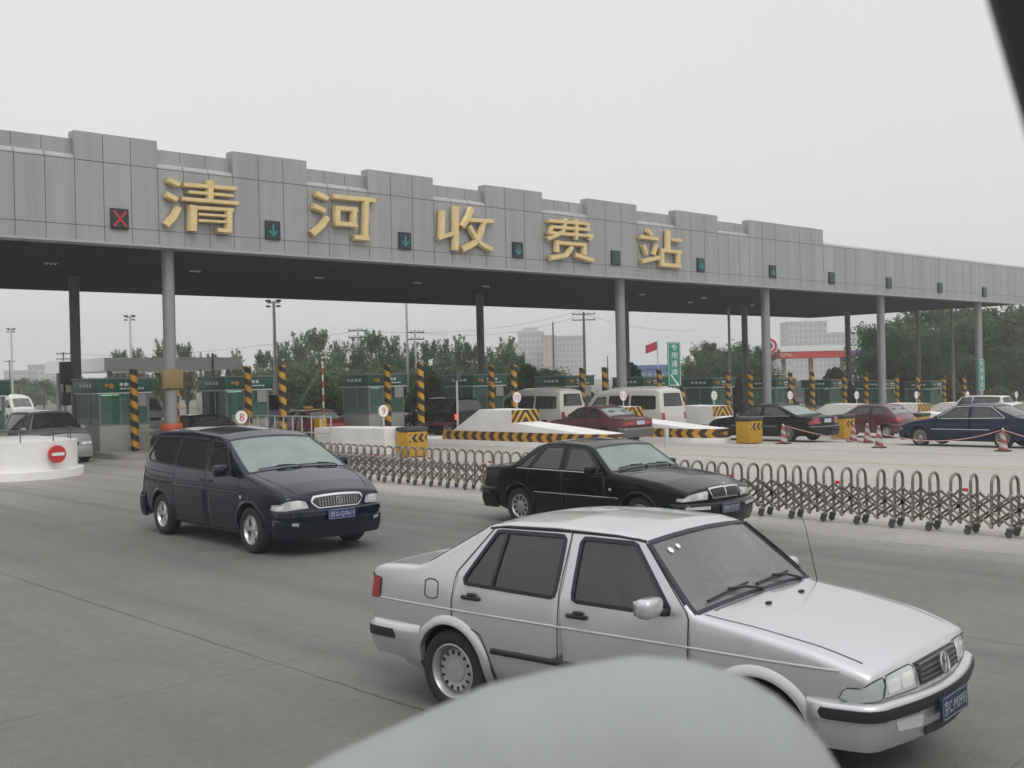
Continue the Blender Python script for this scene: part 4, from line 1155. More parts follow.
# ------------------------------------------------------------------ gold characters
GLYPH = {
'清' : [(0.19, [(16.57, 9.16), (16.97, 9.02)]), (0.2, [(16.5, 8.67), (16.88, 8.53)]), (0.225, [(16.93, 8.28), (16.78, 7.98), (16.48, 7.65)]), (0.15, [(17.11, 9.04), (19.01, 9.09)]), (0.125, [(17.27, 8.82), (18.89, 8.84)]), (0.15, [(17.02, 8.57), (19.09, 8.6)]), (0.25, [(18.07, 9.28), (18.05, 8.56)]), (0.3, [(17.44, 8.39), (17.4, 7.54)]), (0.14, [(17.28, 8.31), (18.89, 8.36)]), (0.26, [(18.74, 8.38), (18.7, 7.64)]), (0.16, [(18.77, 7.63), (18.27, 7.64)]), (0.1, [(17.58, 8.11), (18.58, 8.13)]), (0.1, [(17.58, 7.9), (18.58, 7.93)])],
'河' : [(0.215, [(22.2, 9.24), (22.71, 9.09)]), (0.215, [(22.07, 8.79), (22.56, 8.64)]), (0.239, [(22.67, 8.42), (22.42, 8.08), (22.01, 7.76)]), (0.182, [(22.89, 9.19), (24.77, 9.21)]), (0.263, [(24.38, 9.2), (24.31, 7.77)]), (0.191, [(24.45, 7.77), (23.78, 7.77)]), (0.249, [(23.1, 8.87), (23.08, 8.16)]), (0.182, [(22.97, 8.78), (23.96, 8.8)]), (0.249, [(23.82, 8.87), (23.79, 8.16)]), (0.182, [(22.95, 8.22), (23.92, 8.22)])],
'收' : [(0.261, [(28.03, 9.11), (27.97, 8.02)]), (0.169, [(27.78, 8.0), (28.58, 8.25)]), (0.295, [(28.73, 9.34), (28.66, 7.59)]), (0.261, [(29.55, 9.34), (29.33, 8.91), (29.01, 8.54)]), (0.177, [(29.39, 8.85), (30.67, 8.89)]), (0.232, [(30.2, 8.85), (29.88, 8.12), (29.59, 7.89), (28.98, 7.63)]), (0.211, [(29.38, 8.61), (29.82, 8.03), (30.11, 7.88), (30.57, 7.73)])],
'费' : [(0.158, [(33.84, 9.18), (36.33, 9.23)]), (0.172, [(36.3, 9.25), (36.26, 8.95)]), (0.158, [(33.99, 8.93), (36.37, 8.97)]), (0.172, [(34.06, 8.93), (33.95, 8.64)]), (0.158, [(33.81, 8.66), (36.58, 8.71)]), (0.172, [(36.54, 8.73), (36.32, 8.49)]), (0.186, [(34.91, 9.34), (34.74, 8.75), (33.77, 8.39)]), (0.201, [(35.57, 9.37), (35.51, 8.47)]), (0.229, [(34.34, 8.36), (34.31, 7.85)]), (0.172, [(34.22, 8.26), (36.13, 8.28)]), (0.229, [(36.03, 8.32), (35.98, 7.83)]), (0.215, [(35.24, 8.13), (34.86, 7.74), (33.84, 7.56)]), (0.215, [(35.38, 7.81), (36.54, 7.61)])],
'站' : [(0.201, [(40.33, 9.26), (40.64, 9.04)]), (0.186, [(39.78, 8.9), (41.06, 8.87)]), (0.201, [(40.01, 8.54), (40.23, 8.11)]), (0.186, [(40.94, 8.6), (40.73, 8.1)]), (0.201, [(39.86, 7.74), (41.09, 8.0)]), (0.272, [(41.84, 9.33), (41.79, 8.43)]), (0.172, [(41.95, 8.92), (42.79, 8.9)]), (0.258, [(41.35, 8.43), (41.32, 7.6)]), (0.186, [(41.17, 8.35), (42.77, 8.36)]), (0.229, [(42.56, 8.4), (42.51, 7.64)]), (0.201, [(41.15, 7.68), (42.68, 7.67)])]}
def stroke(mb, pts, w, y0, d, k):
    """raised stroke with bevelled shoulders, square ends"""
    P = np.array(pts, float)
    if len(P) > 2: P = np.array(fillet_poly([(p[0], p[1], .35) for p in pts]))
    T = np.gradient(P, axis=0); T /= np.linalg.norm(T, axis=1, keepdims=True); N_ = np.stack([-T[:, 1], T[:, 0]], 1)
    sec = [(-.5, 0), (-.5, d * .45), (-.30, d), (.30, d), (.5, d * .45), (.5, 0)]
    V = []; n = len(P)
    for i in range(n):
        for a, t in sec:
            q = P[i] + N_[i] * a * w; V.append((q[0], y0 - t - k * .004, q[1]))
    F = []; c = []
    for i in range(n - 1):
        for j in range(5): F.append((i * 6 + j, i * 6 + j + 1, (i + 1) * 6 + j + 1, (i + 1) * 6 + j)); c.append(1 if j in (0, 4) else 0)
    F += [tuple(range(6)), tuple((n - 1) * 6 + q for q in range(5, -1, -1))]; c += [1, 1]
    b = len(mb.v); mb.v += V
    for q, ci in zip(F, c): mb.f.append(tuple(b + t for t in q)); mb.mi.append(ci)
order = {'清': 'first', '河': 'second', '收': 'third', '费': 'fourth', '站': 'fifth'}
for ch, st in GLYPH.items():
    mb = MB()
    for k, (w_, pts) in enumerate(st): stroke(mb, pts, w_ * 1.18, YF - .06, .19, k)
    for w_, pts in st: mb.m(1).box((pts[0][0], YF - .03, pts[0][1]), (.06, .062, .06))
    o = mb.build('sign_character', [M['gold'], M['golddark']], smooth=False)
    tag(o, 'big gold character %s, %s of the five on the grey gantry face' % (ch, order[ch]), 'sign character', 'gold characters of the station name')

# ------------------------------------------------------------------ lane signals
sig = [(14.99, 7.77, 'x'), (20.49, 7.81, 'a'), (26.25, 7.82, 'a'), (32.16, 7.84, 'a'), (38.25, 7.85, 'd'), (44.47, 7.85, 'f'), (50.58, 7.82, 'a'), (56.32, 7.73, 'd'), (62.67, 7.71, 'd'), (69.07, 7.66, 'd'), (75.36, 7.62, 'd')]
slab = ['lane signal showing a red cross near the left end of the gantry', 'lane signal with green arrow between the first and second gold characters', 'lane signal with green arrow between the second and third gold characters', 'lane signal with green arrow between the third and fourth gold characters',
        'unlit lane signal between the fourth and fifth gold characters', 'dim lane signal just right of the last gold character', 'lane signal with green arrow under the long parapet block right of the characters', 'unlit lane signal just right of the long parapet block', 'unlit lane signal on the plain face above the fourth front column', 'unlit lane signal second from the right end of the gantry', 'unlit lane signal nearest the right end of the gantry']
for (x, z, k), lb in zip(sig, slab):
    t = thing('lane_signal', lb, 'lane signal', (x, YF, z), 0, 'lane signals on the gantry face')
    MB().box((0, -.045, 0), (.58, .09, .66), .015).build('housing', M['signalbox'], t)
    MB().box((0, -.093, 0), (.50, .006, .58)).build('lamp_face', M['teal'] if k in 'df' else M['signalbox'], t, smooth=False)
    a = MB()
    def bar(p, q, w_=.035, mb=a):
        p, q = Vector((p[0], 0, p[1])), Vector((q[0], 0, q[1])); d = (q - p).normalized(); n_ = Vector((-d.z, 0, d.x)) * w_
        mb.add([Vector((v.x, y, v.z)) for y in (-.104, -.097) for v in (p + n_, q + n_, q - n_, p - n_)], [(0, 1, 2, 3), (4, 5, 6, 7), (0, 1, 5, 4), (1, 2, 6, 5), (2, 3, 7, 6), (3, 0, 4, 7)])
    if k == 'x':
        bar((-.2, .24), (.2, -.24)); bar((.2, .24), (-.2, -.24)); a.build('red_cross', M['cross'], t, smooth=False)
    elif k in 'af':
        bar((0, .2), (0, -.19), .03); bar((-.15, -.02), (0, -.2), .03); bar((.15, -.02), (0, -.2), .03); a.build('green_arrow', M['arrow'], t, smooth=False)

# ------------------------------------------------------------------ toll islands
def island(loc, label, nose=True):
    t = thing('toll_island', label, 'traffic island', loc, 0, 'toll islands between the lanes')
    y1 = 47
    kb = MB()
    if nose:
        poly = [(-.78, 47), (.78, 47), (.78, 26.2), (.5, 25.35), (0, 25.05), (-.5, 25.35), (-.78, 26.2)]
        kb.prism(fillet_poly([(a, b, .25) for a, b in poly], True), lambda u, v, q: (u, v, q), -.1, .19)
        kb.build('kerb', M['whitewash'], t, angle=30)
        # chevron plinth
        poly2 = [(-.72, 33.8), (.72, 33.8), (.72, 26.25), (.46, 25.42), (0, 25.15), (-.46, 25.42), (-.72, 26.25)]
        cb = MB().prism(fillet_poly([(a, b, .22) for a, b in poly2], True), lambda u, v, q: (u, v, q - .355), .19, .52)
        o = cb.build('chevron_band', M['chev_y'], t, angle=30); o.location = (0, 0, .355)
        # white ramp up to the block
        rp = MB(); V = []
        for y, z, hw in ((25.25, .525, .3), (26.3, .56, .70), (29.76, .86, .70)):
            V += [(-hw, y, .522), (-hw * .96, y, z), (hw * .96, y, z), (hw, y, .522)]
        F = [(i * 4 + j, i * 4 + j + 1, (i + 1) * 4 + j + 1, (i + 1) * 4 + j) for i in range(2) for j in range(3)] + [(0, 1, 2, 3), (8, 9, 10, 11)]
        rp.add(V, F).build('ramp', M['whitewash'], t, smooth=False)
        bk = MB(); P = [(29.77, .522), (29.77, 1.30), (31.5, 1.33), (33.0, .56), (33.0, .522)]
        bk.prism(P, lambda u, v, q: (q, u, v), -.70, .70); bk.build('block', M['whitewash'], t, smooth=False)
        ck = MB().box((0, 0, 0), (1.36, .012, .46)); o = ck.build('chevron_plate', M['peak'], t, smooth=False); o.location = (0, 29.758, 1.075)
    else:
        kb.prism(fillet_poly([(-.8, 47, .2), (.8, 47, .2), (.8, 28.9, .3), (-.8, 28.9, .3)], True), lambda u, v, q: (u, v, q), -.1, .12); kb.build('kerb', M['concrete'], t, angle=30)
        MB().prism([(29.2, .11), (29.2, .94), (33.3, .90), (33.3, .5), (34.2, .47), (34.2, .11)], lambda u, v, q: (q, u, v), -.70, .62).build('block', M['whitewash'], t, smooth=False)
    return t
num = {i: 8 + i for i in range(11)}
isl0 = island((XI[2], 0, gz(XI[2])), 'white toll island with chevron band and raised block under the number 10 disc')
for i in range(3, 11):
    dup(isl0, (XI[i], 0, gz(XI[i])), None, ('white toll island with chevron band and raised block under the number %d disc' % num[i]) if num[i] < 15 else 'white toll island far right, number %s lane from the left' % ['eighth', 'ninth', 'tenth', 'eleventh'][i - 7])
island((XI[1], 0, 0), 'plain white toll island wall behind the grey folding gate, under disc 9', nose=False)
t = thing('toll_island', 'low concrete toll island behind the dark blue minivan, by the first column', 'traffic island', (XI[0], 0, 0), 0, 'toll islands between the lanes')
MB().prism(fillet_poly([(-1.0, 47, .2), (1.0, 47, .2), (1.0, 36.4, .9), (-1.0, 36.4, .9)], True), lambda u, v, q: (u, v, q), -.1, .19).build('kerb', M['concrete'], t, angle=30)
MB().prism(fillet_poly([(-.6, 33, .2), (.6, 33, .2), (.6, 29.6, .5), (-.6, 29.6, .5)], True), lambda u, v, q: (u, v, q), -.1, .45).build('block', M['whitewash'], t, angle=30)

# ------------------------------------------------------------------ number discs
for i in range(10):
    x = XI[i]; z = 1.47 + (.28 if i >= 2 else 0) + gz(x) * .98
    n = str(num[i]); base = {0: .45, 1: .93}.get(i, 1.30) + gz(x)
    t = thing('number_disc', 'round white lane disc with red number %s on a short post' % n, 'lane sign', (x, 30.2, base), 0, 'lane number discs')
    hz_ = z - base
    MB().cyl((0, 0, -.02), .022, hz_ - .16 + .02, 8).build('post', M['pole'], t)
    MB().lathe([(0, -.02), (.19, -.02), (.20, -.008), (.20, .008), (0, .008)], 'y', 32, (0, 0, hz_)).build('disc', M['signwhite'], t)
    dr = MB().lathe([(.187, -.0215), (.199, -.010)], 'y', 32, (0, 0, hz_)); dr.build('disc_rim', M['boothframe'], t)
    text_mb(n, .15 if len(n) == 1 else .21, .225, lambda u, v: (u, -.0225, hz_ + v)).build('number', M['signred'], t, smooth=False, recalc=False)

# ------------------------------------------------------------------ booths
def booth(loc, label):
    t = thing('toll_booth', label, 'toll booth', loc, 0, 'toll booths on the islands')
    W, Lb = 1.85, 1.95; x0, x1 = -W / 2, W / 2
    MB().box((0, Lb / 2, .62), (W, Lb, .96), .03).build('base', M['boothgrey'], t)
    fr = MB()
    for x in (x0 + .04, x1 - .04):
        for y in (.04, Lb * .45, Lb - .04): fr.box((x, y, 1.68), (.07, .07, 1.16))
    fr.box((-.15, .04, 1.68), (.05, .06, 1.16))
    for z in (1.125, 2.215): fr.box((0, .04, z), (W - .15, .06, .05)); fr.box((0, Lb - .04, z), (W - .15, .06, .05)); fr.box((x0 + .04, Lb / 2, z), (.06, Lb - .15, .05)); fr.box((x1 - .04, Lb / 2, z), (.06, Lb - .15, .05))
    fr.build('frame', M['boothframe'], t, smooth=False)
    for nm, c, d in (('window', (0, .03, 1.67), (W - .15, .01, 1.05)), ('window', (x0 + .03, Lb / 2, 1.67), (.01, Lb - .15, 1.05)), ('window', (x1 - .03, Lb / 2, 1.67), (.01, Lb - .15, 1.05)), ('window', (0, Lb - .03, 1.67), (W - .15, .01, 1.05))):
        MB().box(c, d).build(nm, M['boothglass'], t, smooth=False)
    MB().box((x0 + .06, Lb * .78, 1.67), (.02, .55, 1.05)).build('side_panel', M['boothgrey'], t, smooth=False)
    MB().box((.1, .75, 1.12), (1.2, .6, .10), .02).box((.15, .75, 1.30), (.40, .30, .28), .03).box((-.2, 1.3, 1.45), (.5, .35, .7), .1).build('desk', M['boothin'], t)
    MB().box((0, Lb / 2, 2.50), (W + .22, Lb + .24, .46), .02).build('sign_band', M['boothgreen'], t)
    MB().box((0, Lb / 2, 2.245), (W + .16, Lb + .18, .05)).build('sign_ledge', M['signwhite'], t, smooth=False)
    MB().box((0, Lb / 2, 2.76), (W + .30, Lb + .32, .06)).build('roof', M['boothframe'], t, smooth=False)
    yf = -.124
    em = MB().lathe([(0, -.01), (.09, -.01), (.10, 0)], 'y', 16, (-.52, yf, 2.5)); em.lathe([(0, -.01), (.06, -.01), (.07, 0)], 'y', 12, (-.70, yf, 2.53))
    em.build('emblem', M['emblem'], t)
    tx = MB()
    for k in range(4): tx.box((-.16 + .17 * k, yf - .003, 2.55), (.12, .004, .11))
    for k in range(7): tx.box((-.16 + .13 * k, yf - .003, 2.40), (.09, .004, .055))
    for k in range(4): tx.box((x0 - .124, .45 + .28 * k, 2.52), (.004, .20, .12))
    tx.build('lettering', M['signwhite'], t, smooth=False)
    MB().box((.58, -.06, 1.98), (.42, .03, .44)).build('fee_board', M['boothgrey'], t, smooth=False)
    MB().box((-.35, .5, 2.18), (.7, .06, .03)).build('lamp_tube', lt, t, smooth=False)  # unseen tube, its glow turned up to brighten the booth
    return t
b0 = booth((XI[0] + .2, 38.9, 0), 'green banded glass toll booth left of the first column, behind a striped pole')
for i in range(1, 11):
    nm = ['', 'behind the number 8 disc', 'behind the number 9 disc', 'behind the black off-roader', 'behind the farther white minibus', 'beside the tall green guide sign', 'behind the number 12 disc', 'behind the number 13 disc', 'behind the number 14 disc', 'far right, two poles left of the small green sign', 'farthest right, in front of the dark trees'][i]
    dup(b0, (XI[i] + (.5 if i > 1 else -.1), 38.9, gz(XI[i])), None, 'green banded toll booth ' + nm)
dup(b0, (11.9, 38.9, 0), None, 'green banded toll booth cut off by the left edge of the picture')

# ------------------------------------------------------------------ striped crash poles
def pole(loc, label, h):
    t = MB().lathe([(0, h), (.12, h), (.14, h - .02), (.14, .0)], 'z', 20).build('striped_pole', M['spiral']); t.location = loc
    return tag(t, label, 'crash pole', 'yellow and black striped poles before the booths')
where = ['beside the no entry wall', 'beside the number 8 disc', 'above the number 9 disc', 'left of the number 10 disc', 'right of the first white minibus', 'behind the tall green sign', 'right of the number 12 disc', 'by the number 13 disc', 'by the number 14 disc', 'left of the two tan posts', 'left of the small green sign']
for i in range(11):
    x = XI[i]; h = 2.95 if i else 2.88
    pole((x + (.22 if i == 0 else (-.5 if i == 1 else 0)), 38.15, gz(x) + .19), 'striped crash pole close to the booth front, %s' % where[i], h)
    if i == 0: pole((x + .95, 36.5, .19), 'striped crash pole half hidden behind the first column', 2.4)
    else: pole((x, 36.65 if i > 2 else (36.5 if i == 1 else 35.9), gz(x) + .19), 'striped crash pole standing well before the booth, %s' % where[i], h if i != 5 else 2.0)

# ------------------------------------------------------------------ yellow crash boxes, cones, rope
def crash_box(loc, label):
    t = thing('crash_box', label, 'crash cushion', loc, 0, 'yellow crash boxes before the islands')
    o = MB().box((0, 0, 0), (.80, .62, .80), .04).build('tub', M['yellowbox'], t); o.location = (0, 0, .42)
    o = MB().box((0, 0, 0), (.70, .008, .26)).build('chevron_plate', M['chev_x'], t, smooth=False); o.location = (0, -.316, .62)
    MB().box((0, 0, .90), (.84, .66, .14), .04).build('lid', M['darklid'], t)
    MB().box((0, -.312, .20), (.72, .012, .03)).build('rib', M['yellowbox'], t, smooth=False)
    return t
c0 = crash_box((21.95, 28.75, 0), 'yellow chevron crash box behind the folding gate, ending the plain white wall')
dup(c0, (33.75, 24.2, gz(33.7)), None, 'yellow chevron crash box in front of the black saloon\'s bonnet')
dup(c0, (39.7, 24.0, gz(39.6)), None, 'yellow crash box behind the black saloon\'s boot')
dup(c0, (45.45, 23.8, gz(45.4)), None, 'yellow crash box behind the red hatchback')

def cone(loc, label):
    t = thing('traffic_cone', label, 'traffic cone', loc, 0, 'striped traffic cones beside the lane')
    o = MB().lathe([(0, .68), (.035, .68), (.05, .64), (.145, .04)], 'z', 20).build('cone', M['conewrap'], t)
    MB().box((0, 0, .02), (.42, .42, .04), .01).build('foot', M['rubber'], t)
    MB().cyl((0, 0, .66), .03, .05, 10).build('tip', M['signwhite'], t)
    return t
cs = [(34.25, 23.1, 'standing before the black saloon\'s rear wheel'), (37.6, 22.3, 'farthest of the three right of the black saloon'), (37.2, 21.5, 'in the middle of the three right of the black saloon'), (33.6, 19.0, 'nearest of the three right of the black saloon'), (33.95, 15.1, 'standing before the blue saloon\'s rear wheel')]
k0 = cone((cs[0][0], cs[0][1], gz(cs[0][0])), 'red and white striped cone ' + cs[0][2])
for x, y, l in cs[1:]: dup(k0, (x, y, gz(x)), random.uniform(0, 3), 'red and white striped cone ' + l)
def rope(a, b, sag, label):
    a, b = Vector(a), Vector(b)
    pts = [a.lerp(b, t_) - Vector((0, 0, sag * 4 * t_ * (1 - t_))) for t_ in np.linspace(0, 1, 16)]
    tag(MB().tube(pts, .016, 6).build('barrier_chain', M['redchain']), label, 'chain')
M['redchain'] = mat('plastic_chain', (.50, .28, .24), .6)
z_ = gz(34)
rope((34.25, 23.1, z_ + .66), (33.9, 19.6, z_ + .12), .05, 'thin red and white chain falling from the cone by the black saloon')
rope((33.95, 15.1, z_ + .66), (33.75, 18.9, z_ + .45), .28, 'thin red and white chain sagging in front of the blue saloon')
rope((33.95, 15.1, z_ + .66), (33.9, 12.0, z_ + .3), .18, 'thin red and white chain running right from the cone by the blue saloon')

# ------------------------------------------------------------------ retractable gate
gt = thing('folding_gate', 'long grey steel folding gate with hooped tops, stretched across behind the black limousine', 'folding gate', (16.1, 0, 0))
am = MB(); hw = .13
arc = [(-hw, 0, .12), (-hw, 0, .72)] + [(-hw * math.cos(a), 0, .75 + .125 * math.sin(a)) for a in np.linspace(0, PI, 9)] + [(hw, 0, .72), (hw, 0, .12)]
am.tube(arc, .023, 8); am = am.mesh('hoop', angle=60); am.materials.append(M['gate'])
lm = MB(); p = .30
for sx in (-hw - .01, hw + .01):
    lm.m(0)
    for a, b in (((0, .16), (2 * p, .60)), ((0, .60), (2 * p, .16)), ((0, .38), (p, .60)), ((0, .38), (p, .16))):
        lm.tube([(sx, a[0], a[1]), (sx, b[0], b[1])], .018, 6)
    lm.m(1)
    for y_, z in ((0, .16), (0, .60), (0, .38), (p, .38)):
        lm.tube([(sx - .03, y_, z), (sx + .03, y_, z)], .030, 8)
lm = lm.mesh('scissor_link', angle=60); lm.materials.append(M['gate']); lm.materials.append(M['gatecap'])
cm = MB()
for sx in (0,):
    cm.tube([(sx, 0, .20), (sx, .02, .09)], .02, 8); cm.lathe([(.0, -.018), (.05, -.018), (.055, 0), (.05, .018), (0, .018)], 'x', 14, (sx, .05, .055)); cm.box((sx, .03, .11), (.05, .10, .06), .01)
cm = cm.mesh('caster', angle=50); cm.materials.append(M['poledark'])
k = 0; y = 4.6
while y < 30.4:
    o = link('hoop', am, gt); o.location = (random.uniform(-.008, .008), y, random.uniform(-.006, .006)); o.rotation_euler = (random.uniform(-.03, .03), 0, random.uniform(-.12, .12))
    link('scissor_link', lm, gt).location = (0, y, 0)
    if k % 2 == 0:
        link('caster', cm, gt).location = (-hw, y, 0); link('caster', cm, gt).location = (hw, y, 0)
    if k % 7 == 3:
        MB().box((-hw - .04, y + .05, .66), (.02, .09, .05), .01).build('reflector', M['signred'], gt)
    y += .30; k += 1

# ------------------------------------------------------------------ left wall with no-entry sign, railing, column dressing
t = thing('barrier_wall', 'white curved concrete island wall at left carrying a red no entry sign', 'wall', (0, 0, 0))
poly = [(9.5, 35.5), (9.3, 33.4)] + [(11.0 + 1.75 * math.cos(a), 33.1 + 2.0 * math.sin(a)) for a in np.linspace(PI * 1.08, PI * 1.98, 26)] + [(12.75, 36.5), (9.5, 36.5)]
MB().prism(poly, lambda u, v, q: (u, v, q), .22, 1.0).build('wall', M['whitewash'], t, angle=30)
cxy = np.array([11.0, 34.5]); pl = [tuple(cxy + (np.array(p_) - cxy) * 1.07) for p_ in poly]
MB().prism(pl, lambda u, v, q: (u, v, q), -.05, .22).build('plinth', M['whitewash'], t, angle=30)
sg = thing('no_entry_sign', 'red round no entry sign with white bar on the curved white wall', 'road sign', (11.55, 31.02, .66), math.radians(10))
MB().lathe([(0, -.05), (.235, -.05), (.24, -.03), (.24, .06), (0, .06)], 'y', 36).build('disc', M['signred'], sg)
MB().box((0, -.053, 0), (.36, .006, .085)).build('bar', M['signwhite'], sg, smooth=False)
rl_ = thing('railing', 'thin black railing on top of the curved white wall', 'railing', (0, 0, 1.0))
top = [(p_[0] * .94 + 11.0 * .06, p_[1] * .94 + 34.5 * .06) for p_ in poly[2:28]]
mb = MB(); mb.tube([(x, y, .32) for x, y in top], .02, 6); mb.build('rail', M['poledark'], rl_)
for q in top[::5]: MB().tube([(q[0], q[1], -.02), (q[0], q[1], .32)], .016, 6).build('post', M['poledark'], rl_)
rl_ = thing('railing', 'grey tubular railing behind the minivan roof, before the red taxi', 'railing', (20.9, 0, 0))
mb = MB()
for z in (.75, 1.3): mb.tube([(0, 31.8, z), (0, 38.5, z)], .022, 6)
mb.build('rail', M['pole'], rl_)
for k in range(12): MB().tube([(0, 31.8 + k * .6, .0), (0, 31.8 + k * .6, 1.3)], .022, 6).build('post', M['pole'], rl_)
t = thing('notice_board', 'small ochre board strapped to the first column', 'notice board', (17.02, 35.30, 2.68), 0)
MB().box((0, 0, 0), (.70, .05, .60), .012).build('panel', M['board'], t); MB().box((0, .03, 0), (.76, .03, .66), .01).build('frame', M['board'], t)
MB().lathe([(.225, -.36), (.225, -.33)], 'z', 24, (.04, .27, 0)).build('strap', M['poledark'], t)
t = thing('column_guard', 'orange plastic guard ring round the foot of the first column', 'column guard', (17.06, 35.57, 0), 0)
MB().lathe([(.27, .94), (.33, .94), (.36, 1.0), (.36, 1.15), (.33, 1.20), (.27, 1.20)], 'z', 24).build('ring', M['orange'], t)
MB().lathe([(.27, -.05), (.29, -.05), (.29, .94), (.27, .94)], 'z', 24).build('sleeve', M['column'], t)
t = thing('lift_barrier', 'red and white barrier arm raised upright right of the number 8 disc', 'barrier', (23.2, 36.0, 0))
MB().box((0, 0, .62), (.34, .34, 1.0), .03).build('housing', M['yellowbox'], t)
MB().box((0, -.22, 2.15), (.055, .04, 2.2), .01).build('boom', M['redwhite'], t)
t = thing('signal_post', 'slim post with a small lamp head in front of the dark off-roader', 'signal post', (29.3, 35.3, 0))
MB().cyl((0, 0, .0), .045, 2.5, 10).build('post', M['pole'], t); MB().box((0, -.05, 2.6), (.20, .16, .34), .03).build('lamp_head', M['poledark'], t)
t = thing('signal_post', 'black signal box hanging on the dark rear column at left', 'signal post', (16.55, 43.4, 0))
MB().box((0, 0, 3.05), (.42, .25, .85), .03).build('lamp_head', M['poledark'], t); MB().box((.0, 0, 2.05), (.3, .25, .5), .03).build('lamp_head', M['poledark'], t); MB().tube([(0, .15, 3.3), (.0, .15, 1.9)], .05, 8).build('bracket', M['poledark'], t); MB().tube([(0, .15, 2.6), (1.2, 2.1, 2.6)], .03, 8).build('bracket', M['poledark'], t)
t = thing('bollard', 'short grey steel bollard behind the black limousine roof', 'bollard', (29.6, 24.6, 0))
MB().lathe([(0, .62), (.06, .62), (.075, .60), (.075, -.05)], 'z', 14).build('post', M['pole'], t)

# ------------------------------------------------------------------ green guide signs
def guide_sign(name, label, loc, w_, h_, txt, z0, arrow=True):
    t = thing(name, label, 'guide sign', loc, 0, None)
    MB().prism(rrect(0, 0, w_, h_, .05), lambda u, v, q: (u, q, z0 + h_ / 2 + v), -.02, .02).build('panel', M['signgreen'], t, smooth=False)
    fr_ = lambda u, v, off=0.0: np.stack([np.asarray(u), np.full(np.shape(u), -.023) - off * .2, z0 + h_ / 2 + np.asarray(v)], -1)
    ring(MB(), rrect(0, 0, w_ - .08, h_ - .08, .04), fr_, .012, .012, .002, .001).build('border', M['signwhite'], t, smooth=False)
    n = len(txt); ch_h = (h_ * (.74 if arrow else .9)) / n
    mb = MB()
    for k, c in enumerate(txt):
        zc = z0 + h_ - .06 - ch_h * (k + .5)
        text_mb(c, w_ * .50, ch_h * .74, lambda u, v: (u, -.0235, zc + v), mb)
    mb.build('lettering', M['signwhite'], t, smooth=False, recalc=False)
    if arrow:
        a = MB(); za = z0 + h_ * .13
        def seg(p, q, w2):
            p, q = Vector(p), Vector(q); d = (q - p).normalized(); n_ = Vector((-d.y, d.x)) * w2
            a.add([(v.x, -.0235, za + v.y) for v in (p + n_, q + n_, q - n_, p - n_)], [(0, 1, 2, 3)])
        s = w_ * .30; seg((-s, s), (s * .7, -s * .7), w_ * .035); a.add([(s, -.0236, za - s), (s * .25, -.0236, za - s * .85), (s * .85, -.0236, za - s * .25)], [(0, 1, 2)])
        a.build('arrow', M['signwhite'], t, smooth=False, recalc=False)
    MB().cyl((.12, .09, -loc[2] + gz(loc[0])), .05, loc[2] - gz(loc[0]) + z0 + h_ - .2, 10).build('post', M['pole'], t)
    return t
guide_sign('guide_sign', 'tall green guide sign with white characters and arrow beside the red flag', (39.0, 31.9, 0), .86, 1.95, '专用通道', 1.96)
guide_sign('guide_sign', 'small green vertical sign with white characters at the far right column', (70.4, 32.6, 0), .80, 1.98, '专用通道', 1.05, False)
# ================================================================== vehicles
UP, DOWN = PI / 2, -PI / 2
def emblem_ring(root, p, n, r, kind):
    n = Vector(n).normalized(); rt = Vector((0, 0, 1)).cross(n).normalized(); u = n.cross(rt); p = Vector(p)
    P3 = lambda a, b, c=0.0: p + rt * a + u * b + n * c
    mb = MB(); mb.tube([P3(r * math.cos(t), r * math.sin(t)) for t in np.linspace(0, 2 * PI, 29)], r * .10, 6)
    def ln(a, b): mb.tube([P3(a[0] * r, a[1] * r, .002), P3(b[0] * r, b[1] * r, .002)], r * .085, 6)
    if kind == 'v':
        ln((-.36, .86), (0, .10)); ln((.36, .86), (0, .10)); ln((-.78, .50), (-.36, -.80)); ln((-.36, -.80), (0, .0)); ln((0, .0), (.36, -.80)); ln((.36, -.80), (.78, .50))
    else:
        ln((-.62, .45), (-.05, -.55)); ln((-.25, .60), (.30, -.42)); ln((.12, .68), (.58, -.25)); ln((-.05, -.55), (.05, -.80))
    return mb.build('emblem', M['steel'], root)

def wiper(root, B, p0, p1, elbow, s=.015):
    mb = MB(); off = lambda u, v, o: np.array(B.top(np.array([u]), np.array([v]), o)[0])
    ts_ = np.linspace(0, 1, 9)
    blade = [off(float(B.a_x(p0[0] + (p1[0] - p0[0]) * t)), p0[1] + (p1[1] - p0[1]) * t, .012) for t in ts_]
    mb.tube(blade, s * .6, 6)
    mid = blade[4]; e = off(float(B.a_x(elbow[0])), elbow[1], .02)
    mb.tube([e, (np.array(e) + mid) / 2 + np.array([0, 0, .02]), mid + np.array([0, 0, .015])], s * .6, 6)
    mb.tube([e, e + np.array([0, 0, -.03])], s * .9, 8)
    return mb.build('wiper', M['trim'], root)

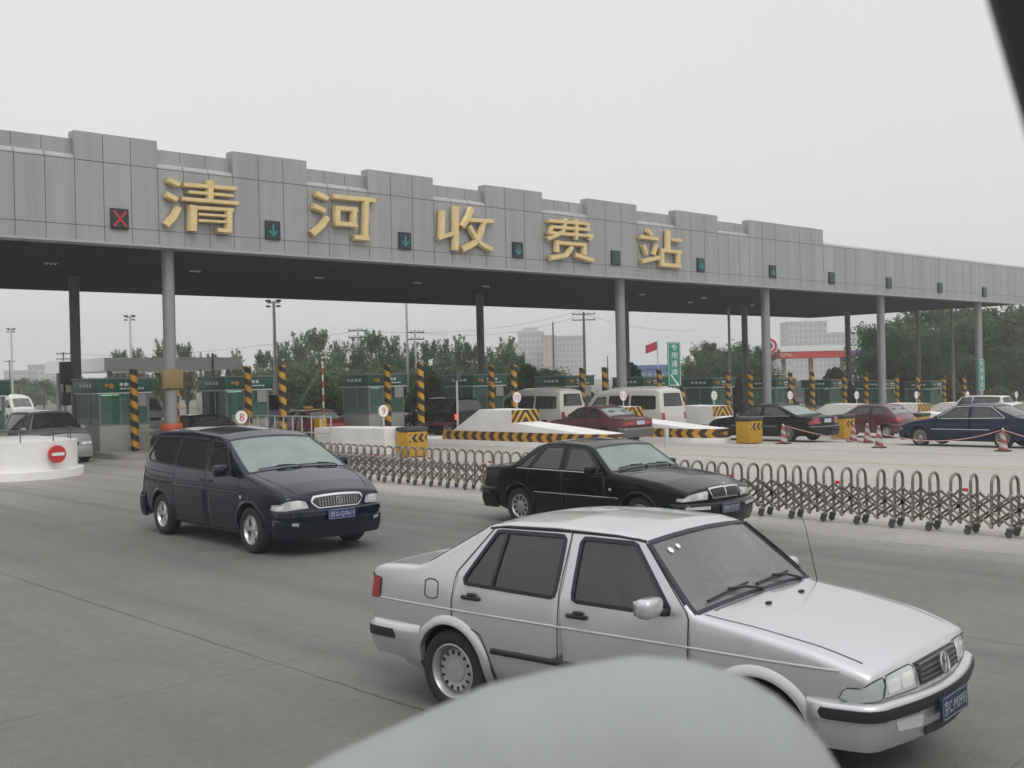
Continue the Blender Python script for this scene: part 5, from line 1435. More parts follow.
JET, JB = make_car('silver_saloon', 'boxy silver saloon with tinted side windows, largest car, crossing the foreground', (6.30, 4.03, 0), -1.441, JETTA)
plate(JET, (.866, 0, .445), (1, 0, .05), '京C·M0993', mats=(M['platedark'], M['platedim']))
emblem_ring(JET, (.815, 0, .672), (1, 0, .22), .062, 'v')
gm_ = MB()
for z in (.628, .657, .686, .715):
    strip(gm_, [(-.29, z), (.29, z)], lambda u, v, off=0.0: JB.front(u, v, off), .010, .010, .008)
gm_.build('grille_slat', M['grillegrey'], JET)
wiper(JET, JB, (-.440, -.60), (-.462, -.06), (-.405, .02)); wiper(JET, JB, (-.440, .02), (-.462, .54), (-.405, .60))
MB().tube([(-.33, .735, .93), (-.42, .755, 1.30), (-.55, .77, 1.66)], [.004, .0025, .002], 6).build('aerial', M['trim'], JET)
for l_ in (-.22, .25):
    p_ = JB.top(np.array([float(JB.a_x(-.22))]), np.array([l_]), .006)[0]; MB().box(tuple(p_), (.03, .045, .016), .005).build('washer_jet', M['trim'], JET)
st = MB()
for (xx, l_, r_) in ((-.76, -.50, .024), (-.77, -.40, .020)):
    a_ = float(JB.a_x(xx)); st.add([JB.top(np.array([a_ + r_ * math.cos(t)]), np.array([l_ + r_ * math.sin(t)]), .003)[0] for t in np.linspace(0, 2 * PI, 16, endpoint=False)], [tuple(range(16))])
st.build('sticker', M['sticker'], JET, smooth=False)
cw = MB(); strip(cw, [(float(JB.a_x(-.375)), -.62), (float(JB.a_x(-.375)), .62)], lambda u, v, off=0.0: JB.top(u, v, off), .014, .003); cw.build('cowl_grille', M['grillegrey'], JET)
lo_ = MB(); patch(lo_, [(-.30, .315), (-.30, .365), (.30, .365), (.30, .315)], lambda u, v, off=0.0: JB.front(u, np.full_like(np.asarray(v, float), .42), off) + np.stack([np.zeros_like(v), np.zeros_like(v), v - .42 + 0 * v], -1), .05, .045, .01); lo_.build('air_intake', M['grille'], JET)

GL, GB = make_car('blue_minivan', 'dark blue minivan with chrome grille and dark rear windows, driving out of the tollgate', (9.0, 14.46, 0), -1.6025, VAN7)
plate(GL, (1.045, 0, .575), (1, 0, .04), '京G·Q7611')
emblem_ring(GL, (.985, 0, .765), (1, 0, .18), .05, 's')
wiper(GL, GB, (-.135, -.66), (-.15, -.05), (-.11, .0), .014); wiper(GL, GB, (-.135, .02), (-.15, .62), (-.11, .64), .014)
gs = MB()
for k in range(15):
    y_ = -.30 + k * .60 / 14
    strip(gs, [(y_, .70), (y_, .815)], lambda u, v, off=0.0: GB.front(u, v, off), .008, .020, .004)
gs.build('grille_slat', M['steel'], GL)

HQ, HB = make_car('black_limousine', 'glossy black limousine with twin chrome grille in front of the folding gate', (13.59, 11.10, 0), -1.558, LIMO)
plate(HQ, (.995, 0, .46), (1, 0, .03), '京B·F3527', mats=(M['platedark'], M['platewhite']))
wiper(HQ, HB, (-.645, -.62), (-.665, -.05), (-.615, .0)); wiper(HQ, HB, (-.645, .02), (-.665, .58), (-.615, .60))
MB().box((.86, 0, .79), (.05, .012, .05), .005).build('bonnet_ornament', M['chrome'], HQ)

def at_lane(x, y): return (x, y, gz(x))
def rear_plate(root, B, z):
    p = B.rear(np.array([0.0]), np.array([z]), .02)[0]
    return plate(root, p, (-1, 0, .1), None, mats=(M['plategrey'], M['platewhite']))
M['plategrey'] = mat('plate_distant', (.42, .46, .55), .45, noise=.1, nscale=12)

spec = saloon(M['mercblack'], wb=3.0, fo=.88, ro=1.16, w=.925, hood=.93, boot=1.0, belt=.94, roof=1.445, ws=(-.50, -1.25), rs=(-2.60, -3.42), R=.325, wheel='multi', belt_r=.97)
spec['mouldings'] += [('chrome_strip', [(-2.55, .60), (-.45, .60)], .018, .006, M['chrome']), ('window_trim', [(-3.1, .985), (-.60, .945)], .016, .006, M['chrome'])]
spec['patches'][2] = ('tail_light', 'R', [(.46, .70), (.52, .93), (.80, .945), (1.02, .80), (.98, .68)], M['tailred'], .006, .03)
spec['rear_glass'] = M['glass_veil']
c_, b_ = make_car('black_saloon', 'large black saloon with red tail lamps queueing for the tollgate behind a yellow crash box', at_lane(36.75, 27.0), UP, spec); rear_plate(c_, b_, .80)
p_ = MB(); strip(p_, [(-.95, .60), (.95, .60)], lambda u, v, off=0.0: b_.rear(u, v, off), .02, .052, .006); p_.build('chrome_strip', M['chrome'], c_)

spec = saloon(M['bluecar'], wb=2.82, fo=.90, ro=1.10, w=.875, hood=.93, boot=1.02, belt=.94, roof=1.46, ws=(-.38, -1.12), rs=(-2.45, -3.25), R=.32, wheel='ten', belt_r=.975)
spec['mouldings'] += [('chrome_strip', [(-2.42, .60), (-.42, .60)], .02, .008, M['chrome']), ('window_trim', [(-2.92, .99), (-.52, .945)], .020, .008, M['chrome']), ('window_trim', [(-2.88, 1.02), (-2.42, 1.345), (-1.9, 1.372), (-1.2, 1.345), (-.62, .985)], .018, .007, M['chrome'])]
make_car('blue_saloon', 'dark blue saloon with chrome window trim at the right edge, facing the tollgate', at_lane(36.9, 18.87), UP, spec)

spec = saloon(M['wine'], wb=2.55, fo=.85, ro=1.02, w=.845, hood=.90, boot=1.0, belt=.92, roof=1.40, ws=(-.42, -1.02), rs=(-2.20, -2.78), R=.29, tail='tailred', wheel='cover', round_=.3)
spec['patches'][2] = ('tail_light', 'R', [(.30, .70), (.30, .84), (.84, .84), (.86, .70)], M['tailred'], .006, .03)
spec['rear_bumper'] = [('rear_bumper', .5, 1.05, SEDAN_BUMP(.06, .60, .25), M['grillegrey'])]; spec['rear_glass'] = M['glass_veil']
c_, b_ = make_car('wine_red_saloon', 'wine red saloon with grey bumper beside the white minibus and chevron island', at_lane(30.9, 30.45), UP, spec); rear_plate(c_, b_, .77)

mb_, bb_ = make_car('white_minibus', 'high roofed off-white minibus nearest the camera, behind the number 11 disc', at_lane(36.72, 33.75), UP, MINIBUS, 'white minibuses')
dup(mb_, at_lane(36.72, 39.6), UP, 'off-white minibus ahead of the other one, right of the number 10 disc')
dup(mb_, (29.0, 85, 0), DOWN, 'distant white minibus near the left edge, beyond the plaza')
dup(mb_, (25.6, 56.5, 0), DOWN, 'distant white van seen between the first booth and the first column')

def suv(p, **k): return saloon(p, wb=2.66, fo=.78, ro=.72, w=.89, hood=1.08, boot=1.10, belt=1.08, roof=1.74, ws=(-.30, -.72), rs=(-3.02, -3.26), R=.37, wheel='five', hatch=True, nose=.09, round_=.3, **k)
spec = suv(M['black']); spec['patches'][2] = ('tail_light', 'R', [(.80, .82), (.80, 1.05), (.92, 1.05), (.92, .82)], M['taillit'], .006, .03)
spec['mouldings'].append(('red_flank', [(-3.2, .62), (-.45, .62)], .16, .006, M['red']))
make_car('black_offroader', 'black off-roader with lit red tail lamp behind a striped pole', at_lane(31.0, 39.65), UP, spec)
make_car('red_car', 'bright red car mostly hidden ahead of the black off-roader', at_lane(30.7, 44.6), UP, saloon(M['red'], roof=1.42))
make_car('pale_offroader', 'pale silver off-roader coming out of the leftmost tollgate behind the curved white wall', (14.0, 37.25, 0), DOWN, dict(suv(M['silverdark'], side_glass=M['glass_dark']), screen_glass=M['glass_dark']))
make_car('white_offroader', 'white off-roader roof showing behind the small green sign at right', at_lane(60.4, 29.6), UP, suv(M['white'], side_glass=M['glass_dark']))
hatch = dict(wb=2.34, fo=.72, ro=.60, w=.80, hood=.92, boot=.98, belt=.93, roof=1.39, ws=(-.35, -.92), rs=(-2.30, -2.72), R=.27, hatch=True, wheel='cover', round_=.4)
spec = saloon(M['wine'], **hatch); spec['rear_glass'] = M['glass_veil']
make_car('red_hatchback', 'dark red hatchback waiting behind the black saloon, left of the blue one', at_lane(42.5, 25.6), UP, spec)
spec = saloon(M['red'], **hatch); spec['rear_glass'] = M['glass_veil']
c_, b_ = make_car('red_taxi', 'red taxi hatchback with yellow roof lamp behind the grey railing', (25.0, 41.0, 0), UP, spec)
MB().box((-1.3, 0, 1.44), (.16, .42, .12), .03).build('roof_lamp', M['yellowbox'], c_)
make_car('dark_saloon', 'dark saloon whose roof shows right of the first column', (19.35, 39.7, 0), UP, saloon(M['black'], roof=1.43, R=.3))
make_car('white_saloon', 'white saloon mostly hidden behind the dark blue one', at_lane(42.6, 20.6), UP, saloon(M['white'], roof=1.45))
make_car('white_saloon', 'white saloon just entering at the right edge behind the blue one', at_lane(42.5, 14.9), UP, saloon(M['white'], roof=1.42, side_glass=M['glass_dark']))

# box lorry beyond the booths
t = thing('box_lorry', 'small white box lorry with blue cab between booths left of the railing', 'lorry', (26.6, 46.0, 0), DOWN)
MB().box((-3.0, 0, 1.35), (3.6, 1.9, 1.55), .03).build('cargo_box', M['white'], t)
cb_ = MB().prism(fillet_poly([(-1.1, .5, 0), (-1.1, 1.95, .1), (-.35, 1.95, .15), (.30, 1.25, .1), (.40, .5, .05)], True), lambda u, v, q: (u, q, v), -.88, .88); cb_.build('cab', M['bluecar2'] if 'bluecar2' in M else paint('lorry_blue', (.02, .07, .22)), t, angle=40)
MB().add([(.005 - .33, -.72, 1.92), (.005 - .33, .72, 1.92), (.29, .74, 1.30), (.29, -.74, 1.30)], [(0, 1, 2, 3)]).build('windscreen', M['glass_dark'], t, smooth=False).location = (.015, 0, .01)
for sg_ in (-1, 1): MB().box((-.45, sg_ * .885, 1.55), (.7, .012, .5)).build('window', M['glass_dark'], t, smooth=False)
MB().box((-2.3, 0, .5), (4.6, 1.3, .16)).build('chassis', M['dark'], t, smooth=False)
add_wheels(t, (-3.6, -.2), .80, .36, .2, .22, 'steel', M['steel'])

# ------------------------------------------------------------------ the photographer's own vehicle
R0, F0 = Vector((.737, -.6755, 0)), Vector((.6755, .737, 0))
def cam_pt(a, b, d): return Vector((0, 0, CAM_H)) + R0 * a + F0 * d + Vector((0, 0, b))
t = thing('wing_mirror', 'blurred pale grey wing mirror housing close in the foreground', 'wing mirror', tuple(cam_pt(.06, -.42, .92)), 0)
base = Vector(t.location)
ol = [(-.34, -.395), (-.178, -.303), (-.036, -.243), (.038, -.227), (.102, -.2185), (.15, -.2235), (.198, -.239), (.232, -.260), (.258, -.290), (.275, -.32), (.285, -.40), (.25, -.50), (.10, -.54), (-.14, -.52), (-.36, -.46)]
ol = np.array(fillet_poly([(a * 1.0 + .004, b - .030, .06) for a, b in ol], True)); ol, _ = resample(list(map(tuple, ol)) + [tuple(ol[0])], .012); ol = ol[:-1]
cen = np.array([.08, -.42]); rows = []
for s_, dd in ((.0, -.075), (.30, -.072), (.55, -.064), (.75, -.05), (.88, -.032), (.96, -.01), (1.0, .02), (.99, .06), (.95, .085), (.93, .085), (.92, .07)):
    q = cen + (ol - cen) * max(s_, .002)
    rows.append([tuple(cam_pt(a, b, .95 + dd) - base) for a, b in q])
rows = np.array(rows); n_ = rows.shape[1]; V = rows.reshape(-1, 3)
F = [(i * n_ + j, i * n_ + (j + 1) % n_, (i + 1) * n_ + (j + 1) % n_, (i + 1) * n_ + j) for i in range(len(rows) - 1) for j in range(n_)]
MB().add(V, F).build('housing', mat('mirror_housing_grey', (.29, .305, .30), .6, spec=.25, noise=.06, nscale=8), t, angle=80, weld=1e-5)
MB().add(rows[-1], [tuple(range(n_))]).build('mirror_glass', M['chrome'], t, smooth=False)
MB().tube([tuple(cam_pt(.10, -.52, .95) - base), tuple(cam_pt(.16, -.70, .97) - base), tuple(cam_pt(.34, -.90, 1.0) - base)], .035, 12).build('stalk', M['trim'], t)
t = thing('window_pillar', 'blurred black window pillar cutting the upper right corner', 'window pillar', tuple(cam_pt(.40, .28, .75)), 0)
base = Vector(t.location)
def pl(px, py, d): return cam_pt((px - 512) / 1125 * d, -(py - 379.3 + .0225 * (px - 512)) / 1125 * d, d)
a0, a1 = pl(1003 - 68, -250, .75), pl(1037 + 68, 125 + 250, .75)
ax = (a1 - a0).normalized(); sd = ax.cross(F0).normalized()
if sd.dot(R0) < 0: sd = -sd
sec = [(.002, -.02), (.0, .0), (.004, .02), (.03, .035), (.09, .035), (.11, .0), (.09, -.03), (.02, -.03)]
mb = MB(); V = [p + sd * u + F0 * v - base for p in (a0, a1) for u, v in sec]; m_ = len(sec)
mb.add(V, [(i, (i + 1) % m_, m_ + (i + 1) % m_, m_ + i) for i in range(m_)] + [tuple(range(m_)), tuple(range(2 * m_ - 1, m_ - 1, -1))])
mb.build('trim', mat('pillar_black', (.006, .007, .010), .6), t, angle=50)
# ================================================================== background
def at(px, py, d):
    """picture direction -> world point at forward distance d (used to read positions off the photograph)"""
    return cam_pt((px - 512) / 1125 * d, -(py - 379.3 + .0225 * (px - 512)) / 1125 * d, d)

def leaf_mat(name, c, k):
    m = bpy.data.materials.new(name); m.use_nodes = True; N, L = nodes_of(m); b = N['Principled BSDF']
    b.inputs['Roughness'].default_value = .7; b.inputs['Specular IOR Level'].default_value = .25
    tc = N.new('ShaderNodeTexCoord'); nz = N.new('ShaderNodeTexNoise'); nz.inputs['Scale'].default_value = k; nz.inputs['Detail'].default_value = 6; L.new(tc.outputs['Object'], nz.inputs['Vector'])
    oi = N.new('ShaderNodeObjectInfo'); hs = N.new('ShaderNodeHueSaturation'); hs.inputs['Color'].default_value = c + (1,)
    r = N.new('ShaderNodeMapRange'); r.inputs['From Min'].default_value = .3; r.inputs['From Max'].default_value = .7; r.inputs['To Min'].default_value = .55; r.inputs['To Max'].default_value = 1.5; L.new(nz.outputs['Fac'], r.inputs['Value'])
    r2 = N.new('ShaderNodeMapRange'); r2.inputs['To Min'].default_value = .47; r2.inputs['To Max'].default_value = .53; L.new(oi.outputs['Random'], r2.inputs['Value'])
    L.new(r.outputs[0], hs.inputs['Value']); L.new(r2.outputs[0], hs.inputs['Hue']); L.new(hs.outputs[0], b.inputs['Base Color'])
    tl = N.new('ShaderNodeBsdfTranslucent'); L.new(hs.outputs[0], tl.inputs['Color']); ms = N.new('ShaderNodeMixShader'); ms.inputs[0].default_value = .4
    L.new(b.outputs[0], ms.inputs[1]); L.new(tl.outputs[0], ms.inputs[2]); L.new(ms.outputs[0], N['Material Output'].inputs['Surface'])
    return m
M['tower_white'] = mat('white_rib', (.74, .75, .75), .6)
M['bark'] = mat('bark', (.10, .085, .065), .9, noise=.25, nscale=5)
M['leaf_grey'] = leaf_mat('leaves_grey_green', (.140, .200, .105), .7)
M['leaf_dark'] = leaf_mat('leaves_dark', (.088, .130, .060), .6)
M['leaf_haze'] = leaf_mat('leaves_pale', (.118, .170, .085), .6)
M['leaf_mid'] = leaf_mat('leaves_mid', (.108, .155, .072), .6)

def tree_meshes(kind, H, seed):
    r = random.Random(seed); wood = MB(); tips = []
    def branch(p, d, L, rad, depth):
        pts = [p]; q = Vector(p); dd = Vector(d)
        for i in range(4):
            dd = (dd + Vector((r.uniform(-.18, .18), r.uniform(-.18, .18), r.uniform(-.02, .16)))).normalized(); q = q + dd * L / 4; pts.append(q.copy())
        wood.tube(pts, [rad * (1 - .19 * i) for i in range(5)], 6 if depth < 2 else 4, caps=False)
        if depth >= 1:
            for k in (2, 3, 4): tips.append((pts[k], L * ((.22 if depth > 1 else .26) * (.55 if kind == 'poplar' else 1))))
        if depth < 2:
            for k in range(5 if depth else 4):
                a = r.uniform(0, 2 * PI); up = r.uniform(.5, 1.3) if kind == 'poplar' else r.uniform(.1, .8)
                branch(pts[r.choice((2, 3, 4))], (dd * .5 + Vector((math.cos(a), math.sin(a), up)) * .8).normalized(), L * r.uniform(.45, .7), rad * .5, depth + 1)
    trunk = [Vector((0, 0, -.3))]
    for i in range(7): trunk.append(Vector((r.uniform(-.06, .06) * i, r.uniform(-.06, .06) * i, H * .95 * (i + 1) / 7)))
    tr_r = H * .02
    wood.tube(trunk, [tr_r * (1.25 - .16 * i) for i in range(8)], 8)
    nb = 15 if kind == 'poplar' else 15
    for i in range(nb):
        f = .16 + .82 * i / nb; k = f * 7; b_ = trunk[int(k)].lerp(trunk[min(7, int(k) + 1)], k - int(k)); a = i * 2.4 + r.uniform(-.4, .4)
        if kind == 'poplar': L = H * (.30 * (1 - f) + .12) ; up = r.uniform(.8, 1.5)
        else: L = H * (.46 * math.sin(PI * min(1, .15 + f * .85)) ** .6 * (1.05 - .5 * f) + .05); up = r.uniform(.05, .75)
        branch(b_, Vector((math.cos(a), math.sin(a), up)).normalized(), L * r.uniform(.75, 1.2), tr_r * (.6 - .4 * f), 1 if kind == 'poplar' else 1)
    tips.append((trunk[-1], H * .04))
    spikes = []
    if kind == 'poplar':                                  # upright leafy shoots that make the ragged skyline
        tips = [(p, sp) for p, sp in tips if p.z < H * .62]
        for i in range(58):
            f = r.uniform(.28, .97); a = r.uniform(0, 2 * PI); rad = H * .24 * (1.10 - f) ** .8 * r.uniform(.25, 1)
            b0_ = trunk[int(f * 7)] + Vector((math.cos(a) * rad, math.sin(a) * rad, 0))
            e0 = b0_ + Vector((math.cos(a) * .3, math.sin(a) * .3, 1)).normalized() * H * r.uniform(.12, .25)
            wood.tube([b0_, e0], [.035, .012], 4, caps=False); spikes.append((b0_, e0))
    lv = MB(); n = 16 if kind == 'poplar' else 40
    s0 = .10 if kind == 'poplar' else .115
    def leaf(c, k=1.0, up=.7):
        u = Vector((r.gauss(0, 1), r.gauss(0, 1), r.gauss(0, up))).normalized(); w_ = u.cross(Vector((r.gauss(0, 1), r.gauss(0, 1), r.gauss(0, 1)))).normalized()
        s = s0 * k * r.uniform(.6, 1.5)
        lv.add([c - u * s, c + w_ * s * .55 - u * s * .1, c + u * s, c - w_ * s * .55 + u * s * .1], [(0, 1, 2, 3)])
    for p, sp in tips:
        if r.random() < .14: continue
        for _ in range(n): leaf(p + Vector((r.gauss(0, sp), r.gauss(0, sp), r.gauss(0, sp * (1.2 if kind == 'poplar' else .8)))))
    for b0_, e0 in spikes:
        for _ in range(60):
            q = r.random() ** .85; wd = .20 * (1 - q) ** .7 + .035
            leaf(b0_.lerp(e0, q * 1.03) + Vector((r.gauss(0, wd), r.gauss(0, wd), r.gauss(0, .05))), 1.0, 1.6)
    return wood.mesh('trunk', angle=60, recalc=False), lv.mesh('crown', smooth=False, recalc=False)

TREES = {}
for k, (kind, H, leaf) in enumerate((('poplar', 6.5, 'leaf_grey'), ('poplar', 6.5, 'leaf_grey'), ('poplar', 6.5, 'leaf_mid'), ('broad', 7.0, 'leaf_dark'), ('broad', 7.0, 'leaf_mid'), ('broad', 7.0, 'leaf_dark'), ('broad', 7.0, 'leaf_haze'), ('broad', 7.0, 'leaf_haze'))):
    w, l = tree_meshes(kind, H, 31 + k); w.materials.append(M['bark']); l.materials.append(M[leaf]); TREES[k] = (w, l, H * (1.03 if kind == 'poplar' else 1.12))
def tree(k, px, py, d, label, name, group, wide=1.0):
    p = at(px, py, d); z0_ = gz(p.x) - .03; h = p.z - z0_; w, l, H = TREES[k]; s = h / H
    t = thing(name, label, 'tree', (p.x, p.y, z0_), random.uniform(0, 6.28), group)
    t.scale = (s * wide * random.uniform(.92, 1.1), s * wide * random.uniform(.92, 1.1), s)
    link('trunk', w, t); link('crown', l, t)
r_ = random.Random(5)
ORD = 'first second third fourth fifth sixth seventh eighth ninth tenth eleventh twelfth thirteenth fourteenth fifteenth sixteenth seventeenth eighteenth nineteenth twentieth twenty-first twenty-second twenty-third twenty-fourth'.split()
spik = [(118, 352), (136, 348), (163, 341), (187, 345), (212, 354), (238, 352), (262, 352), (283, 342), (300, 333), (318, 331), (338, 341), (358, 339), (377, 333), (392, 336), (410, 344), (428, 343), (446, 339), (462, 338), (476, 344), (491, 347), (506, 339), (521, 354)]
for i, (px, py) in enumerate(spik):
    tree(i % 3, px, py, 84 + r_.uniform(0, 12), 'twiggy upright grey green tree, %s from the left in the row behind the booths' % ORD[i], 'row_tree', 'upright trees in the row behind the booths', .95)
for i, px in enumerate(range(272, 545, 18)):
    tree((6, 7)[i % 2], px + r_.uniform(-4, 4), r_.uniform(364, 374), 74 + r_.uniform(0, 6), 'low bushy tree, %s from the left under the upright row behind the booths' % ORD[i], 'bushy_tree', 'bushy trees under the row behind the booths', 1.5)
for i, (px, py) in enumerate([(694, 362), (703, 346), (716, 338), (724, 364), (734, 344), (745, 366), (750, 342), (762, 360)]):
    tree(3 + i % 3, px, py, 98 + r_.uniform(0, 8), 'round dark green tree, %s from the left right of the tall green sign' % ORD[i], 'round_tree', 'round trees right of the tall green sign', .85)
for i, (px, py) in enumerate([(884, 324), (900, 314), (918, 314), (940, 304), (962, 308), (986, 300), (1010, 302), (1036, 302)]):
    tree(3 + i % 3, px, py, 94 + r_.uniform(0, 8), 'tall dark green tree, %s from the left in the back rank at far right' % ORD[i], 'tall_tree', 'tall dark trees at far right', .95)
for i, (px, py) in enumerate([(880, 352), (898, 350), (916, 352), (936, 346), (960, 348), (985, 345), (1010, 345), (1032, 350)]):
    tree(3 + i % 3, px, py, 88 + r_.uniform(0, 4), 'lower dark tree, %s from the left in the front rank at far right' % ORD[i], 'low_tree', 'low dark trees at far right', 1.0)
for i, px in enumerate((20, 44, 66, 84, 98)):
    tree((4, 3)[i % 2], px, 376 + (i % 3) * 3, 150 + i * 8, 'faint grey tree far off, %s from the left above the overpass' % ORD[i], 'far_tree', 'faint trees beyond the overpass', 1.2)

# ------------------------------------------------------------------ lamp posts, utility poles, wires
def lamp_post(px, py, d, label, heads=2, r=.09):
    p = at(px, py, d); g = gz(p.x) - .03; h = p.z - g
    t = thing('lamp_post', label, 'lamp post', (p.x, p.y, g), 0, None)
    MB().tube([(0, 0, 0), (0, 0, h)], [r * 1.25, r * .75], 10).build('pole', M['pole'], t)
    t.rotation_euler = (0, 0, -.74); MB().tube([(-.32, 0, h - .1), (.32, 0, h - .1)], .035, 6).build('crossarm', M['pole'], t)
    for k in range(heads):
        x = -.28 + .56 * k / max(1, heads - 1)
        MB().box((x, -.08, h + .0), (.26, .34, .12), .03).build('lamp_head', M['poledark'], t)
        MB().box((x, -.12, h - .30), (.22, .3, .10), .03).build('lamp_head', M['poledark'], t)
def utility(px, py, d, label, m, arms=2, r=.12, aw=1.5):
    p = at(px, py, d); g = gz(p.x) - .03; h = p.z - g
    t = thing('utility_pole', label, 'utility pole', (p.x, p.y, g), -.74, None)
    MB().tube([(0, 0, 0), (0, 0, h)], [r * 1.2, r * .8], 10).build('pole', m, t)
    for k in range(arms):
        z = h - .2 - .55 * k
        MB().box((0, 0, z), (aw, .09, .10)).build('crossarm', M['poledark'], t, smooth=False)
        for x in (-.45 * aw, -.2 * aw, .2 * aw, .45 * aw): MB().cyl((x, 0, z + .04), .05, .16, 8).build('insulator', M['pole'], t)
    return Vector((p.x, p.y, g + h - .2))
lamp_post(12.5, 329, 110, 'slim twin headed lamp post at the left edge of the picture')
lamp_post(131.5, 316, 84, 'slim twin headed lamp post behind the first striped pole')
lamp_post(275.5, 301, 62, 'pale lamp post with double head between the second pair of striped poles', 2, .10)
q1 = utility(64, 352, 120, 'faint cross armed utility pole left of the dark rear column', M['poledark'], 2, .10)
q2 = utility(359, 328, 88, 'utility pole with insulators standing among the row trees', M['pole'], 2)
q4 = utility(585, 312, 105, 'tall utility pole with wide crossarm right of the pale tower block', M['poledark'], 2, .13, 2.2)
q3 = utility(416, 330, 90, 'utility pole just right of the slim flagless mast', M['pole'], 2)
q5 = utility(10, 360, 150, 'faint far utility pole at the extreme left', M['poledark'], 1, .10)
def mast(px, py, d, label, m, r=.07):
    p = at(px, py, d); g = gz(p.x) - .03
    tag_ = MB().tube([(0, 0, 0), (0, 0, p.z - g)], [r * 1.2, r * .8], 10).build('mast', m); tag_.location = (p.x, p.y, g); tag(tag_, label, 'mast'); return p
mast(408, 296, 72, 'slim pale mast left of the second rear column', M['pole'], .08)
mast(201, 352, 60, 'short white post before the flat roofed shelter', M['signwhite'], .09)
p_ = mast(554, 322, 112, 'thin dark mast in front of the pale tower block', M['poledark'], .09)
mast(730, 300, 78, 'pale mast just left of the fourth rear column', M['pole'], .10)
mast(919, 296, 86, 'tan concrete post before the dark trees, left one of two', M['polewood'], .14)
mast(953, 296, 84, 'tan concrete post before the dark trees, right one of two', M['polewood'], .11)
mast(608, 356, 90, 'thin dark post left of the fourth front column', M['poledark'], .05)
mast(213, 353, 58, 'short dark post on the flat roofed shelter front', M['poledark'], .06)
def wire(a, b, sag, label):
    pts = [a.lerp(b, s) - Vector((0, 0, sag * 4 * s * (1 - s))) for s in np.linspace(0, 1, 20)]
    tag(MB().tube(pts, .014, 4).build('power_line', M['poledark']), label, 'power line')
wire(q1, q2, .8, 'thin power line from the left pole to the pole among the trees'); wire(q2, q4 + Vector((0, 0, .4)), .9, 'upper thin power line rising towards the pole by the tower block'); wire(q3, q4, .9, 'lower thin power line towards the pole by the tower block')
wire(q4, at(700, 330, 130), .6, 'thin power line running right from the pole by the tower block')

# ------------------------------------------------------------------ flag
p = at(658, 341, 95); g = gz(p.x)
t = thing('red_flag', 'red flag blowing left on a thin pole beside the tall green sign', 'flag', (p.x, p.y, g))
MB().cyl((0, 0, 0), .04, p.z - g, 8).build('pole', M['pole'], t)
fl = np.array([[tuple(Vector((0, 0, p.z - g - .02 - .70 * v)) + R0 * (-1.0 * u) + F0 * (.10 * math.sin(u * 6 + v)) + Vector((0, 0, -.35 * u))) for v in np.linspace(0, 1, 6)] for u in np.linspace(0, 1, 12)])
MB().grid(fl).build('cloth', mat('flag_red', (.42, .03, .05), .7), t, angle=180)

# ------------------------------------------------------------------ shelter, overpass
t = thing('flat_roof_shelter', 'long flat roofed grey shelter behind the first booths at left', 'shelter', (22.9, 55.0, 0))
MB().box((3.8, 4.0, 3.62), (7.6, 8.0, .66)).build('roof_fascia', M['shelter'] if 'shelter' in M else mat('ribbed_sheet', (.80, .81, .81), .5, .2, noise=.08, nscale=3), t, smooth=False)
rb_ = MB()
for k in range(36): rb_.box((.1 + k * .21, -.012, 3.62), (.03, .02, .64))
rb_.build('rib', M['tower_white'], t, smooth=False)
for x, y in ((.5, .6), (3.8, .6), (7.1, .6), (.5, 7.4), (7.1, 7.4)): MB().cyl((x, y, -.1), .12, 3.45, 12).build('post', M['boothframe'], t)
t = thing('overpass', 'pale concrete overpass crossing far off at the left edge', 'bridge', tuple(at(36, 391, 200).xy) + (0,), math.radians(-42))
MB().box((0, 0, 2.15), (60, 8, .9)).build('deck', M['concrete'], t, smooth=False); MB().box((0, -4.1, 3.0), (60, .2, .8)).build('parapet', M['boothgrey'], t, smooth=False)
for k in range(-2, 3): MB().box((k * 11, 0, .8), (1.2, 5, 2.2), .05).build('pier', M['concrete'], t)

# ------------------------------------------------------------------ buildings
M['tower_pale'] = mat('render_pale', (.50, .49, .47), .8, noise=.06, nscale=.2)
M['tower_pink'] = mat('render_pink', (.46, .36, .33), .8, noise=.06, nscale=.2)
M['pane'] = mat('window_pane', (.28, .30, .32), .3)
def block(px0, px1, pyt, d, label, m, cols, rows, z_first=3.0, name='tower_block', depth=14, extra=None):
    a, b = at(px0, pyt, d), at(px1, pyt, d); mid_ = (a + b) / 2; w = (b - a).length; h = a.z
    t = thing(name, label, 'building', (mid_.x, mid_.y, gz(mid_.x) - .05), math.atan2(-R0.y, -R0.x) + PI, 'blocks far behind the tollgate')
    MB().box((0, depth / 2, h / 2), (w, depth, h)).build('wall', m, t, smooth=False)
    MB().box((0, depth / 2, h + .2), (w + .4, depth + .4, .5)).build('cornice', m, t, smooth=False)
    cw_, rh = w / cols, (h - z_first) / rows
    pm = MB().box((0, 0, 0), (cw_ * .55, .12, rh * .55)).mesh('window', smooth=False); pm.materials.append(M['pane'])
    for i in range(cols):
        for j in range(rows):
            link('window', pm, t).location = (-w / 2 + cw_ * (i + .5), -.05, z_first + rh * (j + .5))
    return t, w, h
t, w, h = block(555, 586, 333, 380, 'pale grey tower block left of the tall utility pole', M['tower_pale'], 8, 8)
t, w, h = block(519, 545, 329, 395, 'pale tower block with rooftop lettering frame, left wing', M['tower_pale'], 6, 8)
MB().box((0, 3, h + 1.2), (w * .6, 1, 1.6)).build('roof_frame', M['tower_pale'], t, smooth=False)
block(544, 556, 332, 376, 'pinkish slab between the two pale tower wings', M['tower_pink'], 2, 8)
block(790, 828, 319, 420, 'hazy pale high rise behind the filling station canopy, left part', M['tower_pale'], 8, 9)
block(827, 866, 330, 430, 'hazy pale high rise behind the filling station canopy, lower right part', M['tower_pale'], 8, 7)
